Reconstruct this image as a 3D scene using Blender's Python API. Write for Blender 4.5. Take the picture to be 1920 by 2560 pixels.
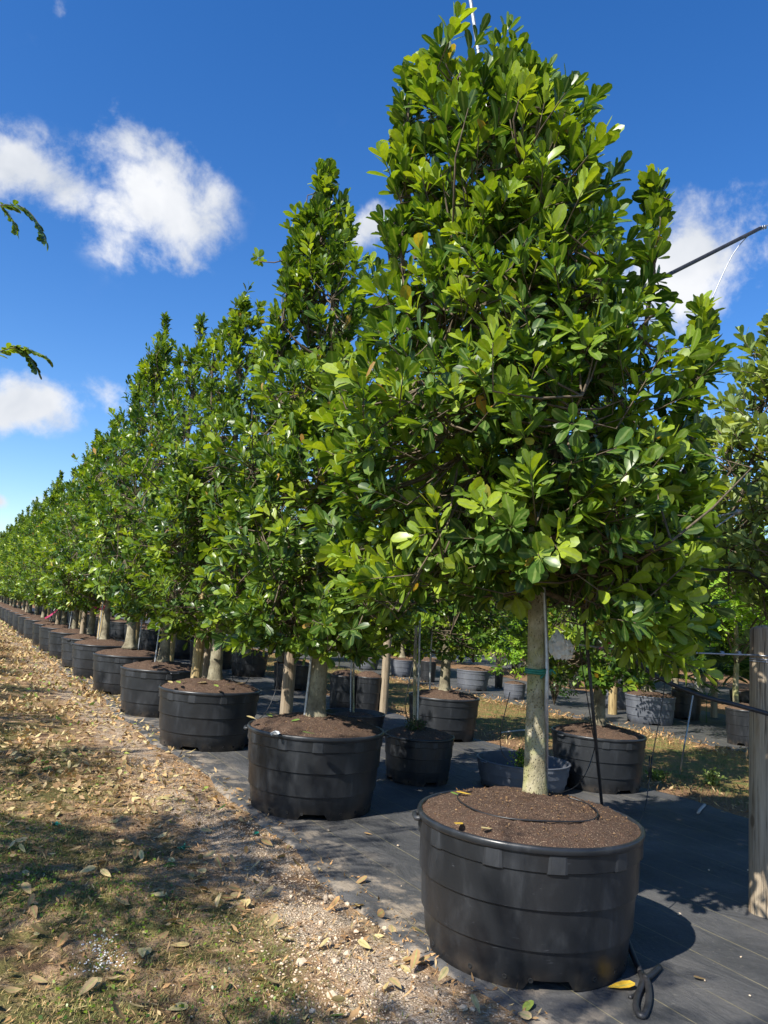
import bpy, math
import numpy as np
from mathutils import Matrix, Vector

for _o in list(bpy.data.objects):
    bpy.data.objects.remove(_o, do_unlink=True)
S = bpy.context.scene
COL = S.collection
RNG = np.random.default_rng(7)

# ---------------------------------------------------------------- camera
F_PX, PITCH, ROLL, CAM_H, YAW = 1923.0, 0.1304, 0.068, 1.49, math.radians(28.85)
_r0 = np.array([math.cos(YAW), -math.sin(YAW), 0.0])
_f0 = np.array([math.sin(YAW) * math.cos(PITCH), math.cos(YAW) * math.cos(PITCH), math.sin(PITCH)])
_u0 = np.cross(_r0, _f0)
_ex = math.cos(ROLL) * _r0 + math.sin(ROLL) * _u0
_eu = -math.sin(ROLL) * _r0 + math.cos(ROLL) * _u0
cam_d = bpy.data.cameras.new('camera')
cam_d.sensor_fit = 'VERTICAL'
cam_d.sensor_height = 36.0
cam_d.lens = F_PX / 2560 * 36.0
cam_d.clip_start = 0.05
cam_d.clip_end = 2000
cam = bpy.data.objects.new('camera', cam_d)
COL.objects.link(cam)
M = Matrix.Identity(4)
for i in range(3):
    M[i][0], M[i][1], M[i][2] = _ex[i], _eu[i], -_f0[i]
M[2][3] = CAM_H
cam.matrix_world = M
S.camera = cam
CAM = np.array([0, 0, CAM_H])
FWD = np.array([math.sin(YAW), math.cos(YAW), 0.0])
RIGHT = _r0.copy()


def ray(px, py):
    d = _f0 + _ex * (px - 960) / F_PX - _eu * (py - 1280) / F_PX
    return d


def G(px, py, z=0.0):
    d = ray(px, py)
    return CAM + d * ((z - CAM_H) / d[2])


def D(px, py, dep):
    d = ray(px, py)
    return CAM + d * (dep / (d @ FWD))


# ---------------------------------------------------------------- light
SUN_EL = math.radians(43.9)
SUN_AZ = np.array([-0.955, -0.296])            # where the sun stands, seen from the scene
SUN_AZ = SUN_AZ / np.linalg.norm(SUN_AZ)
world = bpy.data.worlds.new('World')
S.world = world
world.use_nodes = True
wn, wl = world.node_tree.nodes, world.node_tree.links
wn.clear()
w_out = wn.new('ShaderNodeOutputWorld')
w_bg = wn.new('ShaderNodeBackground')
w_bg.inputs['Strength'].default_value = 0.10
w_sky = wn.new('ShaderNodeTexSky')
w_sky.sky_type = 'NISHITA'
w_sky.sun_disc = False
w_sky.sun_elevation = SUN_EL
w_sky.sun_rotation = math.atan2(SUN_AZ[0], SUN_AZ[1]) % (2 * math.pi)
w_sky.air_density = 1.0
w_sky.dust_density = 0.2
w_sky.ozone_density = 2.5
w_sky.altitude = 0
wl.new(w_bg.outputs[0], w_out.inputs[0])
w_geo = wn.new('ShaderNodeTexCoord')
_wdir = w_geo.outputs['Generated']


def wmath(op, a, b=None, c=None):
    n = wn.new('ShaderNodeMath')
    n.operation = op
    for i, v in enumerate((a, b, c)):
        if v is None:
            continue
        if isinstance(v, (int, float)):
            n.inputs[i].default_value = v
        else:
            wl.new(v, n.inputs[i])
    return n.outputs[0]


def wdot(vec):
    n = wn.new('ShaderNodeVectorMath')
    n.operation = 'DOT_PRODUCT'
    wl.new(_wdir, n.inputs[0])
    n.inputs[1].default_value = tuple(vec)
    return n.outputs['Value']


# clouds: each a soft lens in the sky, given by direction and angular radii (radians), broken up by noise
def unit(v):
    v = np.asarray(v, float)
    return v / np.linalg.norm(v)


def azel(az, el):
    az, el = math.radians(az), math.radians(el)
    return np.array([math.sin(az) * math.cos(el), math.cos(az) * math.cos(el), math.sin(el)])


CLOUDS = [  # direction, half width, half height, tilt
    (unit(ray(380, 500)), .108, .098, .0, 1.0), (unit(ray(110, 435)), .105, .050, -.25, .85), (unit(ray(315, 370)), .05, .06, .0, .8),
    (unit(ray(-60, 400)), .10, .06, 0, .8), (unit(ray(470, 640)), .075, .04, .2, .42),
    (unit(ray(35, 1010)), .095, .045, .1, .9), (unit(ray(265, 985)), .05, .035, .5, .5), (unit(ray(-5, 1255)), .03, .016, 0, .9),
    (unit(ray(85, 1250)), .04, .016, 0, .5), (unit(ray(945, 565)), .06, .035, .3, .8), (unit(ray(1735, 665)), .125, .10, .15, 1.0),
    (unit(ray(1640, 690)), .07, .06, 0, .7), (unit(ray(150, 35)), .02, .045, -.4, .35), (unit(ray(1900, 700)), .09, .05, 0, .45),
    (azel(-50, 30), .16, .09, .1, .9), (azel(-80, 22), .13, .06, 0, .9), (azel(80, 26), .15, .08, .1, .9), (azel(110, 35), .14, .09, .2, .8),
    (azel(150, 24), .16, .07, 0, .9), (azel(190, 33), .13, .09, 0, .9), (azel(230, 18), .16, .06, .1, .9), (azel(-25, 14), .12, .04, 0, .9)]
_acc = None
for c, rx, ry, tilt, amp in CLOUDS:
    hx = unit(np.cross(c, [0, 0, 1]))
    hy = np.cross(hx, c)
    ax = math.cos(tilt) * hx + math.sin(tilt) * hy
    ay = -math.sin(tilt) * hx + math.cos(tilt) * hy
    front = wmath('GREATER_THAN', wdot(c), 0.5)
    a = wmath('POWER', wmath('ABSOLUTE', wdot(ax / rx)), 2.0)
    b = wmath('POWER', wmath('ABSOLUTE', wdot(ay / ry)), 2.0)
    r = wmath('SQRT', wmath('ADD', a, b))
    m = wmath('MULTIPLY', wmath('MULTIPLY', wmath('SUBTRACT', 1.12, r), amp), front)
    _acc = m if _acc is None else wmath('SMOOTH_MAX', _acc, m, 0.15)


def wnoise(scale, detail, rough, off):
    mp = wn.new('ShaderNodeMapping')
    mp.inputs['Location'].default_value = off
    wl.new(_wdir, mp.inputs['Vector'])
    n = wn.new('ShaderNodeTexNoise')
    n.inputs['Scale'].default_value = scale
    n.inputs['Detail'].default_value = detail
    n.inputs['Roughness'].default_value = rough
    n.inputs['Distortion'].default_value = 0.25
    wl.new(mp.outputs[0], n.inputs['Vector'])
    return n.outputs['Fac']


_n1 = wnoise(9.0, 9.0, 0.62, (3.1, 0.4, 1.7))
_n3 = wnoise(24.0, 6.0, 0.6, (1.3, 2.4, .7))
_dens = wmath('ADD', wmath('ADD', wmath('MULTIPLY', _acc, 1.05), wmath('MULTIPLY', wmath('SUBTRACT', _n1, 0.52), 1.7)), wmath('MULTIPLY', wmath('SUBTRACT', _n3, 0.5), 0.9))
_mr = wn.new('ShaderNodeMapRange')
_mr.interpolation_type = 'SMOOTHSTEP'
_mr.inputs['From Min'].default_value = 0.20
_mr.inputs['From Max'].default_value = .80
_mr.clamp = True
wl.new(_dens, _mr.inputs['Value'])
_cov = wmath('MULTIPLY', _mr.outputs[0], wmath('MINIMUM', wmath('MAXIMUM', wmath('MULTIPLY', wmath('SUBTRACT', _acc, .06), 5.0), 0.0), 1.0))
w_cc = wn.new('ShaderNodeMix')
w_cc.data_type = 'RGBA'
w_cc.inputs['A'].default_value = (5.3, 5.4, 5.6, 1)
w_cc.inputs['B'].default_value = (3.3, 3.6, 4.1, 1)  # cloud shading put into the sky colour, greyer by noise
_n2 = wnoise(9.0, 4.0, 0.5, (3.1, 0.4, 1.77))
_sh = wn.new('ShaderNodeMapRange')
_sh.inputs['From Min'].default_value = 0.42
_sh.inputs['From Max'].default_value = 0.75
wl.new(_n2, _sh.inputs['Value'])
wl.new(_sh.outputs[0], w_cc.inputs['Factor'])
w_hs = wn.new('ShaderNodeHueSaturation')
w_hs.inputs['Saturation'].default_value = 1.34
w_hs.inputs['Hue'].default_value = 0.510
w_hs.inputs['Value'].default_value = 1.08
wl.new(w_sky.outputs[0], w_hs.inputs['Color'])
w_mix = wn.new('ShaderNodeMix')
w_mix.data_type = 'RGBA'
wl.new(_cov, w_mix.inputs['Factor'])
wl.new(w_hs.outputs[0], w_mix.inputs['A'])
wl.new(w_cc.outputs['Result'], w_mix.inputs['B'])
wl.new(w_mix.outputs['Result'], w_bg.inputs['Color'])

sun_d = bpy.data.lights.new('sun', 'SUN')
sun_d.energy = 4.8
sun_d.angle = math.radians(0.53)
sun_d.color = (1.0, 0.95, 0.86)
sun = bpy.data.objects.new('sun', sun_d)
COL.objects.link(sun)
_sd = Vector((-SUN_AZ[0] * math.cos(SUN_EL), -SUN_AZ[1] * math.cos(SUN_EL), -math.sin(SUN_EL)))
sun.rotation_euler = _sd.to_track_quat('-Z', 'Y').to_euler()
sun.location = (-8, -3, 9)

S.view_settings.view_transform = 'Standard'
S.view_settings.look = 'None'
S.view_settings.exposure = 0.85
S.view_settings.gamma = 1.0
S.view_settings.use_curve_mapping = False
S.render.engine = 'CYCLES'
S.cycles.use_denoising = True
S.cycles.max_bounces = 6
S.cycles.transparent_max_bounces = 8
S.cycles.diffuse_bounces = 3
S.cycles.glossy_bounces = 3
S.cycles.transmission_bounces = 3
S.cycles.sample_clamp_indirect = 6.0


# ---------------------------------------------------------------- materials
class Mat:
    def __init__(self, name):
        self.m = bpy.data.materials.new(name)
        self.m.use_nodes = True
        self.n, self.l = self.m.node_tree.nodes, self.m.node_tree.links
        self.n.clear()
        self.out = self.n.new('ShaderNodeOutputMaterial')
        self.p = self.n.new('ShaderNodeBsdfPrincipled')
        self.l.new(self.p.outputs[0], self.out.inputs[0])
        self._obj = None

    def co(self, kind='Object'):
        n = self.n.new('ShaderNodeTexCoord')
        return n.outputs[kind]

    def pos(self):
        return self.n.new('ShaderNodeNewGeometry').outputs['Position']

    def attr(self, name):
        n = self.n.new('ShaderNodeAttribute')
        n.attribute_name = name
        return n.outputs['Fac']

    def rnd(self):
        return self.n.new('ShaderNodeObjectInfo').outputs['Random']

    def map(self, vec, scale=(1, 1, 1), loc=(0, 0, 0)):
        n = self.n.new('ShaderNodeMapping')
        n.inputs['Scale'].default_value = scale
        n.inputs['Location'].default_value = loc
        self.l.new(vec, n.inputs['Vector'])
        return n.outputs[0]

    def noise(self, vec, scale, detail=4, rough=.55, dist=0.0, out='Fac'):
        n = self.n.new('ShaderNodeTexNoise')
        n.inputs['Scale'].default_value = scale
        n.inputs['Detail'].default_value = detail
        n.inputs['Roughness'].default_value = rough
        n.inputs['Distortion'].default_value = dist
        self.l.new(vec, n.inputs['Vector'])
        return n.outputs[out]

    def voro(self, vec, scale, feature='F1', out='Distance'):
        n = self.n.new('ShaderNodeTexVoronoi')
        n.feature = feature
        n.inputs['Scale'].default_value = scale
        self.l.new(vec, n.inputs['Vector'])
        return n.outputs[out]

    def math(self, op, a, b=None, c=None):
        n = self.n.new('ShaderNodeMath')
        n.operation = op
        for i, v in enumerate((a, b, c)):
            if v is None:
                continue
            if isinstance(v, (int, float)):
                n.inputs[i].default_value = v
            else:
                self.l.new(v, n.inputs[i])
        return n.outputs[0]

    def rng(self, v, a, b, c=0.0, d=1.0, smooth=True):
        n = self.n.new('ShaderNodeMapRange')
        if smooth:
            n.interpolation_type = 'SMOOTHSTEP'
        n.inputs['From Min'].default_value = a
        n.inputs['From Max'].default_value = b
        n.inputs['To Min'].default_value = c
        n.inputs['To Max'].default_value = d
        self.l.new(v, n.inputs['Value'])
        return n.outputs[0]

    def ramp(self, v, stops):
        n = self.n.new('ShaderNodeValToRGB')
        els = n.color_ramp.elements
        while len(els) < len(stops):
            els.new(0.5)
        for e, (p, c) in zip(els, stops):
            e.position = p
            e.color = (*c, 1)
        self.l.new(v, n.inputs['Fac'])
        return n.outputs['Color']

    def mix(self, fac, a, b, mode='MIX'):
        n = self.n.new('ShaderNodeMix')
        n.data_type = 'RGBA'
        n.blend_type = mode
        for k, v in (('Factor', fac), ('A', a), ('B', b)):
            if isinstance(v, (int, float)):
                n.inputs[k].default_value = v
            elif isinstance(v, tuple):
                n.inputs[k].default_value = (*v, 1)
            else:
                self.l.new(v, n.inputs[k])
        return n.outputs['Result']

    def sep(self, vec):
        n = self.n.new('ShaderNodeSeparateXYZ')
        self.l.new(vec, n.inputs[0])
        return n.outputs

    def bump(self, h, strength=.5, dist=.01):
        n = self.n.new('ShaderNodeBump')
        n.inputs['Strength'].default_value = strength
        n.inputs['Distance'].default_value = dist
        self.l.new(h, n.inputs['Height'])
        self.l.new(n.outputs[0], self.p.inputs['Normal'])
        return n.outputs[0]

    def set(self, **k):
        for key, v in k.items():
            key = key.replace('_', ' ').title() if key not in ('IOR',) else key
            if isinstance(v, (int, float)):
                self.p.inputs[key].default_value = v
            elif isinstance(v, tuple):
                self.p.inputs[key].default_value = (*v, 1)
            else:
                self.l.new(v, self.p.inputs[key])
        return self


def leaf_material(name, stops, rough=.36, trans=.36, tcol=(1.6, 1.5, .35), spec=.45):
    m = Mat(name)
    tone = m.attr('tone')
    col = m.ramp(tone, stops)
    rib = m.rng(m.attr('rib'), .86, .97)
    col = m.mix(m.math('MULTIPLY', rib, .55), col, (.26, .33, .10))
    g = m.noise(m.pos(), 60, 2)
    col = m.mix(.35, col, m.mix(1.0, col, m.ramp(g, [(0.3, (.55, .55, .55)), (.7, (1.35, 1.35, 1.35))]), 'MULTIPLY'))
    m.set(base_color=col, roughness=rough)
    m.p.inputs['Specular IOR Level'].default_value = spec
    tr = m.n.new('ShaderNodeBsdfTranslucent')
    m.l.new(m.mix(1.0, col, tcol, 'MULTIPLY'), tr.inputs['Color'])
    mx = m.n.new('ShaderNodeMixShader')
    mx.inputs[0].default_value = trans
    m.l.new(m.p.outputs[0], mx.inputs[1])
    m.l.new(tr.outputs[0], mx.inputs[2])
    m.l.new(mx.outputs[0], m.out.inputs[0])
    return m.m


MT = {}
MT['leaf'] = leaf_material('glossy_leaf', [(0.0, (.032, .078, .014)), (.35, (.075, .150, .020)), (.7, (.185, .285, .026)), (.9, (.30, .39, .035)), (.955, (.34, .38, .06)), (.975, (.46, .32, .07)), (1, (.42, .18, .05))])
MT['leaf_grey'] = leaf_material('grey_green_leaf', [(0.0, (.08, .125, .04)), (.5, (.20, .275, .075)), (.9, (.34, .405, .115)), (1, (.38, .43, .14))], rough=.45)
MT['leaf_bright'] = leaf_material('bright_leaf', [(0.0, (.09, .21, .018)), (.5, (.23, .41, .03)), (1, (.40, .56, .05))], rough=.5, trans=.45)
MT['leaf_dark'] = leaf_material('dark_leaf', [(0.0, (.018, .045, .014)), (.6, (.04, .09, .022)), (1, (.09, .16, .035))], rough=.45)
MT['yellow_leaf'] = leaf_material('yellow_leaf', [(0, (.62, .36, .03)), (1, (.72, .46, .05))], rough=.45, trans=.15, tcol=(1.1, 1, .5), spec=.3)
MT['litter'] = leaf_material('dry_leaf', [(0.0, (.15, .085, .04)), (.25, (.32, .20, .095)), (.5, (.50, .37, .19)), (.75, (.58, .48, .22)), (.88, (.50, .28, .12)), (.93, (.30, .36, .07)), (1, (.14, .25, .045))], rough=.6, trans=.15, tcol=(1.1, 1, .7), spec=.25)


def plastic(name, base, dust, rough=.42):
    m = Mat(name)
    o = m.co()
    p = m.pos()
    n1 = m.noise(m.map(o, (3, 3, 1.2)), 2.2, 6, .65, .4)
    n2 = m.noise(m.map(o, (26, 26, 1.5)), 2.0, 3, .6)      # vertical streaks
    n3 = m.noise(p, 170, 2, .6)
    f = m.math('MULTIPLY', m.rng(n1, .42, .75), m.rng(n2, .25, .8, .35, 1.0))
    col = m.mix(m.math('MULTIPLY', f, .95), base, dust)
    z = m.sep(o)[2]
    low = m.math('MULTIPLY', m.rng(z, .10, .0), m.rng(m.noise(o, 9, 4), .4, .7))
    col = m.mix(m.math('MULTIPLY', low, .7), col, (.16, .12, .085))
    sc = m.noise(m.map(o, (6, 6, 60)), 3.0, 2, .5, .6)
    col = m.mix(m.rng(sc, .72, .76, 0, .55), col, tuple(min(1, c * 2.2) for c in dust))
    col = m.mix(m.rng(m.rnd(), 0, 1, 0, .25, False), col, dust)
    m.set(base_color=col, roughness=m.rng(n1, .3, .8, rough - .05, rough + .2))
    m.bump(m.math('ADD', m.math('MULTIPLY', n3, .5), m.math('MULTIPLY', m.noise(o, 14, 3), 2.0)), .12, .004)
    return m.m


MT['pot'] = plastic('black_pot_plastic', (.0105, .012, .0145), (.042, .045, .050), .36)
MT['pot_grey'] = plastic('faded_grey_pot_plastic', (.085, .093, .112), (.15, .16, .18), .55)
MT['hole'] = Mat('drain_hole_shade').set(base_color=(.006, .006, .006), roughness=.9).m  # near-black disc colour stands in for the shade inside a hole

m = Mat('potting_soil')
o = m.pos()
a = m.noise(o, 34, 5, .7)
b = m.noise(o, 210, 3, .7)
col = m.ramp(b, [(.25, (.038, .025, .018)), (.5, (.088, .058, .042)), (.72, (.17, .116, .086))])
col = m.mix(m.rng(a, .35, .75), col, m.mix(1.0, col, (1.35, 1.2, 1.1), 'MULTIPLY'))
fl = m.voro(o, 330, out='Color')
fs = m.sep(fl)[0]
col = m.mix(m.rng(fs, .955, .965, 0, .8), col, (.40, .30, .20))
m.set(base_color=col, roughness=.95)
m.p.inputs['Specular IOR Level'].default_value = .15
m.bump(m.math('ADD', m.math('MULTIPLY', a, 1.5), b), .9, .012)
MT['soil'] = m.m

m = Mat('mottled_bark')
o = m.pos()
big = m.noise(o, 7, 4, .6)
fine = m.noise(m.map(o, (1, 1, .55)), 90, 4, .7)
spots = m.voro(m.map(o, (1, 1, .6)), 105)
col = m.ramp(big, [(.3, (.15, .125, .08)), (.5, (.30, .265, .16)), (.68, (.44, .39, .28))])
col = m.mix(m.rng(m.noise(o, 16, 4, .6), .5, .68, 0, .5), col, (.52, .46, .34))
col = m.mix(m.rng(m.noise(m.map(o, (1, 1, 1), (4, 2, 1)), 5, 3), .52, .66, 0, .55), col, (.28, .29, .10))
col = m.mix(m.math('MULTIPLY', m.rng(spots, .34, .16, 0, .85), m.rng(m.noise(o, 22, 3), .42, .58)), col, (.10, .075, .04))
col = m.mix(m.rng(fine, .55, .72, 0, .6), col, (.13, .10, .06))
m.set(base_color=col, roughness=.85)
m.p.inputs['Specular IOR Level'].default_value = .2
m.bump(m.math('ADD', m.rng(spots, .10, .40), fine), .75, .006)
MT['bark'] = m.m

m = Mat('grey_shaded_bark')  # darker grey-brown bark; shade on these trunks is put into the colour
o = m.pos()
big = m.noise(o, 9, 4, .6)
fine = m.noise(m.map(o, (1, 1, .4)), 80, 4, .7)
col = m.ramp(big, [(.3, (.10, .085, .06)), (.5, (.22, .195, .13)), (.7, (.34, .31, .22))])
col = m.mix(m.rng(fine, .5, .7, 0, .7), col, (.09, .07, .045))
m.set(base_color=col, roughness=.9)
m.p.inputs['Specular IOR Level'].default_value = .2
m.bump(fine, .7, .006)
MT['bark_grey_shade'] = m.m

m = Mat('twig_bark')
m.set(base_color=m.ramp(m.noise(m.pos(), 30, 3), [(.3, (.055, .042, .026)), (.7, (.16, .12, .075))]), roughness=.85)
MT['twig'] = m.m


def wood(name, c0, c1, c2):
    m = Mat(name)
    o = m.co()
    g1 = m.noise(m.map(o, (1, 1, .045)), 55, 5, .65, .5)
    g2 = m.noise(m.map(o, (1, 1, .16)), 9, 4, .6, .8)
    col = m.ramp(g1, [(.28, c0), (.5, c1), (.75, c2)])
    col = m.mix(m.rng(g2, .42, .68, 0, .7), col, m.mix(1.0, col, (.62, .52, .42), 'MULTIPLY'))
    crack = m.noise(m.map(o, (1, 1, .03)), 120, 2, .5)
    col = m.mix(m.rng(crack, .64, .70, 0, .8), col, (.035, .025, .018))
    kn = m.voro(m.map(o, (1, 1, .5)), 4.5)
    col = m.mix(m.rng(kn, .10, .05, 0, .75), col, (.09, .06, .035))
    col = m.mix(m.rng(m.rnd(), 0, 1, 0, .35, False), col, m.mix(1.0, col, (.6, .55, .5), 'MULTIPLY'))
    m.set(base_color=col, roughness=.85)
    m.p.inputs['Specular IOR Level'].default_value = .2
    m.bump(m.math('SUBTRACT', g1, m.math('MULTIPLY', m.rng(crack, .62, .7), 1.2)), .6, .006)
    return m.m


MT['wood_grey'] = wood('weathered_post_wood', (.19, .145, .10), (.32, .26, .185), (.44, .37, .275))
MT['wood_tan'] = wood('treated_post_wood', (.24, .17, .08), (.44, .34, .17), (.56, .45, .25))


def simple(name, c, rough=.5, metal=0.0, vary=.25, scale=20, bump=.0):
    m = Mat(name)
    n = m.noise(m.pos(), scale, 4, .6)
    d = tuple(x * (1 - vary) for x in c)
    e = tuple(min(1, x * (1 + vary)) for x in c)
    m.set(base_color=m.ramp(n, [(.3, d), (.7, e)]), roughness=rough, metallic=metal)
    if bump:
        m.bump(n, bump, .004)
    return m.m


MT['metal'] = simple('galvanised_conduit', (.42, .43, .44), .5, .7, .2, 35)
MT['wire'] = simple('steel_wire', (.38, .39, .41), .5, .7, .3, 60)
MT['clamp'] = simple('rusty_clamp', (.48, .40, .36), .5, .6, .45, 90)
MT['rubber'] = simple('black_rubber', (.022, .022, .024), .5, 0, .4, 25, .2)
MT['tube'] = simple('black_drip_tube', (.014, .014, .015), .4, 0, .3, 25)
MT['white_bag'] = simple('white_plastic', (.82, .82, .80), .4, 0, .06, 30)
MT['green_tie'] = simple('green_plastic_tape', (.010, .16, .11), .35, 0, .3, 40)
MT['pink'] = simple('pink_tape', (.70, .09, .22), .45, 0, .2, 30)
MT['limestone'] = simple('limestone', (.55, .43, .30), .9, 0, .35, 25, .4)
MT['white_crumb'] = simple('white_granule', (.80, .79, .76), .8, 0, .1, 50)
MT['far_green'] = simple('far_green', (.06, .12, .03), .8, 0, .4, 3)
MT['bare'] = simple('bare_grey_twig', (.42, .38, .35), .8, 0, .2, 20)

m = Mat('woven_ground_cloth')
o = m.pos()
sx, sy, sz = m.sep(o)
big = m.noise(o, 1.6, 6, .62, .3)
fine = m.noise(o, 55, 4, .65)
weave = m.noise(m.map(o, (1, .12, 1)), 420, 2)
col = m.ramp(big, [(.28, (.038, .040, .041)), (.5, (.066, .066, .066)), (.75, (.118, .113, .106))])
col = m.mix(m.rng(fine, .58, .78, 0, .5), col, (.20, .185, .16))
col = m.mix(.5, col, m.mix(1.0, col, m.ramp(weave, [(.3, (.6, .6, .6)), (.7, (1.35, 1.35, 1.35))]), 'MULTIPLY'))
# yellow tracer threads every 0.28 m, along the rows
wob = m.math('MULTIPLY', m.math('SUBTRACT', m.noise(m.map(o, (.15, 1, 1)), 1.3, 2), .5), .018)
ph = m.math('FRACT', m.math('MULTIPLY', m.math('ADD', m.math('ADD', sx, wob), -.04), 1 / .28))
ln = m.math('LESS_THAN', m.math('ABSOLUTE', m.math('SUBTRACT', ph, .5)), .0085)
ln = m.math('MULTIPLY', ln, m.rng(m.noise(m.map(o, (.2, 1, 1)), 6, 3), .32, .5, .1, .62))
col = m.mix(ln, col, (.28, .24, .12))
# sand drifted over the cloth's outer edge
edge = m.math('MULTIPLY', m.rng(sx, 2.62, 2.10), m.rng(m.noise(o, 5, 6, .65), .47, .62))
col = m.mix(m.math('MULTIPLY', edge, .85), col, (.33, .27, .20))
m.set(base_color=col, roughness=.72)
m.p.inputs['Specular IOR Level'].default_value = .3
m.bump(m.math('ADD', m.math('ADD', weave, fine), m.math('MULTIPLY', m.noise(m.map(o, (1, .5, 1)), 4.5, 4, .6, .8), 14.0)), .45, .007)
MT['cloth'] = m.m

m = Mat('sandy_ground')
o = m.pos()
sx, sy, sz = m.sep(o)
big = m.noise(o, .9, 5, .6, .4)
mid = m.noise(o, 5.5, 6, .66, .3)
fine = m.noise(o, 48, 5, .7)
grit = m.voro(o, 160, out='Color')
gs = m.sep(grit)[0]
sand = m.ramp(fine, [(.25, (.18, .105, .055)), (.5, (.38, .25, .145)), (.75, (.54, .40, .265))])
humus = m.ramp(fine, [(.3, (.045, .028, .018)), (.7, (.17, .10, .06))])
straw = m.ramp(fine, [(.3, (.17, .090, .036)), (.7, (.42, .26, .115))])
green = m.ramp(fine, [(.3, (.05, .055, .016)), (.7, (.16, .165, .055))])
grav = m.ramp(gs, [(.1, (.22, .155, .10)), (.5, (.46, .35, .245)), (.9, (.64, .54, .42))])
col = m.mix(m.rng(mid, .44, .60), sand, straw)
gzone = m.math('ADD', m.math('MULTIPLY', m.rng(sx, 1.75, .6), .16), mid)      # greener away from the cloth
col = m.mix(m.math('MULTIPLY', m.rng(m.math('ADD', m.math('MULTIPLY', big, .6), m.math('MULTIPLY', gzone, .6)), .60, .74), .85), col, green)
gx = m.math('SUBTRACT', 1.0, m.math('ABSOLUTE', m.math('DIVIDE', m.math('SUBTRACT', sx, 1.75), .55)))
gv = m.math('ADD', m.rng(gx, 0, 1), m.math('MULTIPLY', m.math('SUBTRACT', mid, .5), 3.2))
col = m.mix(m.rng(gv, .45, .95, 0, .85), col, grav)
hm = m.noise(m.map(o, (1, 1, 1), (7, 3, 0)), 3.1, 5, .65, .3)
col = m.mix(m.rng(hm, .53, .66, 0, .85), col, humus)
lane = m.math('MULTIPLY', m.rng(sx, 5.6, 6.4), m.rng(sx, 9.6, 8.8))             # grass lane between the cloths
lg = m.mix(m.rng(mid, .36, .6), m.ramp(fine, [(.3, (.08, .095, .022)), (.7, (.21, .22, .075))]), straw)
lane_m = m.math('MULTIPLY', m.math('MULTIPLY', m.rng(sx, 6.35, 7.0), m.rng(sx, 9.2, 8.5)), m.rng(big, .25, .5, .4, 1))
lcol = m.mix(lane_m, m.ramp(fine, [(.3, (.13, .07, .035)), (.7, (.40, .25, .14))]), lg)
col = m.mix(m.rng(sx, 5.2, 5.6), col, lcol)
m.set(base_color=col, roughness=.95)
m.p.inputs['Specular IOR Level'].default_value = .12
m.bump(m.math('ADD', m.math('ADD', m.math('MULTIPLY', fine, 1.0), m.math('MULTIPLY', gs, .5)), m.math('MULTIPLY', mid, 3.0)), .9, .02)
MT['ground'] = m.m

m = Mat('grass_blade')
t = m.attr('tone')
m.set(base_color=m.ramp(t, [(0, (.055, .085, .016)), (.45, (.13, .165, .03)), (.72, (.30, .22, .075)), (1, (.46, .32, .14))]), roughness=.7)
MT['grass'] = m.m


# ---------------------------------------------------------------- mesh helpers
def link(name, me, mat=None, parent=None, loc=None, smooth=True):
    ob = bpy.data.objects.new(name, me)
    COL.objects.link(ob)
    if mat is not None and not me.materials:
        me.materials.append(mat)
    if parent is not None:
        ob.parent = parent
    if loc is not None:
        ob.location = [float(v) for v in loc]
    return ob


def tag(ob, label=None, cat=None, group=None, kind=None):
    if label: ob['label'] = label
    if cat: ob['category'] = cat
    if group: ob['group'] = group
    if kind: ob['kind'] = kind
    return ob


def empty(name, loc, label, cat, group=None, rz=0.0):
    e = bpy.data.objects.new(name, None)
    COL.objects.link(e)
    e.empty_display_size = .1
    e.location = [float(v) for v in loc]
    e.rotation_euler = (0, 0, rz)
    return tag(e, label, cat, group)


class MB:
    def __init__(self):
        self.v, self.f, self.k = [], [], 0

    def add(self, V, Fc):
        V = np.asarray(V, float).reshape(-1, 3)
        k = self.k
        self.v.append(V)
        self.f.extend([tuple(int(i) + k for i in f) for f in Fc])
        self.k += len(V)
        return self

    def mesh(self, name, smooth=True):
        me = bpy.data.meshes.new(name)
        V = np.concatenate(self.v) if self.v else np.zeros((0, 3))
        me.from_pydata(V.tolist(), [], self.f)
        if smooth:
            me.polygons.foreach_set('use_smooth', [True] * len(me.polygons))
        me.update()
        return me


def tube(path, rad, sides=8, cap=True, flat=1.0, phase=0.0):
    P = np.asarray(path, float)
    n = len(P)
    R = np.atleast_1d(np.asarray(rad, float))
    R = np.full(n, R[0]) if len(R) == 1 else np.interp(np.linspace(0, 1, n), np.linspace(0, 1, len(R)), R)
    T = np.gradient(P, axis=0)
    T /= np.linalg.norm(T, axis=1)[:, None] + 1e-12
    ref = np.array([0, 0, 1.0]) if abs(T[0, 2]) < .9 else np.array([1.0, 0, 0])
    V, Fc = [], []
    a = np.linspace(0, 2 * np.pi, sides, endpoint=False) + phase
    u = np.cross(T[0], ref)
    u /= np.linalg.norm(u)
    for i in range(n):
        u = u - T[i] * (u @ T[i])
        u /= np.linalg.norm(u) + 1e-12
        w = np.cross(T[i], u)
        V.append(P[i] + R[i] * (np.cos(a)[:, None] * u + flat * np.sin(a)[:, None] * w))
    V = np.concatenate(V)
    for i in range(n - 1):
        for j in range(sides):
            k = (j + 1) % sides
            Fc.append((i * sides + j, i * sides + k, (i + 1) * sides + k, (i + 1) * sides + j))
    if cap:
        Fc.append(tuple(range(sides))[::-1])
        Fc.append(tuple((n - 1) * sides + j for j in range(sides)))
    return V, Fc


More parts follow.
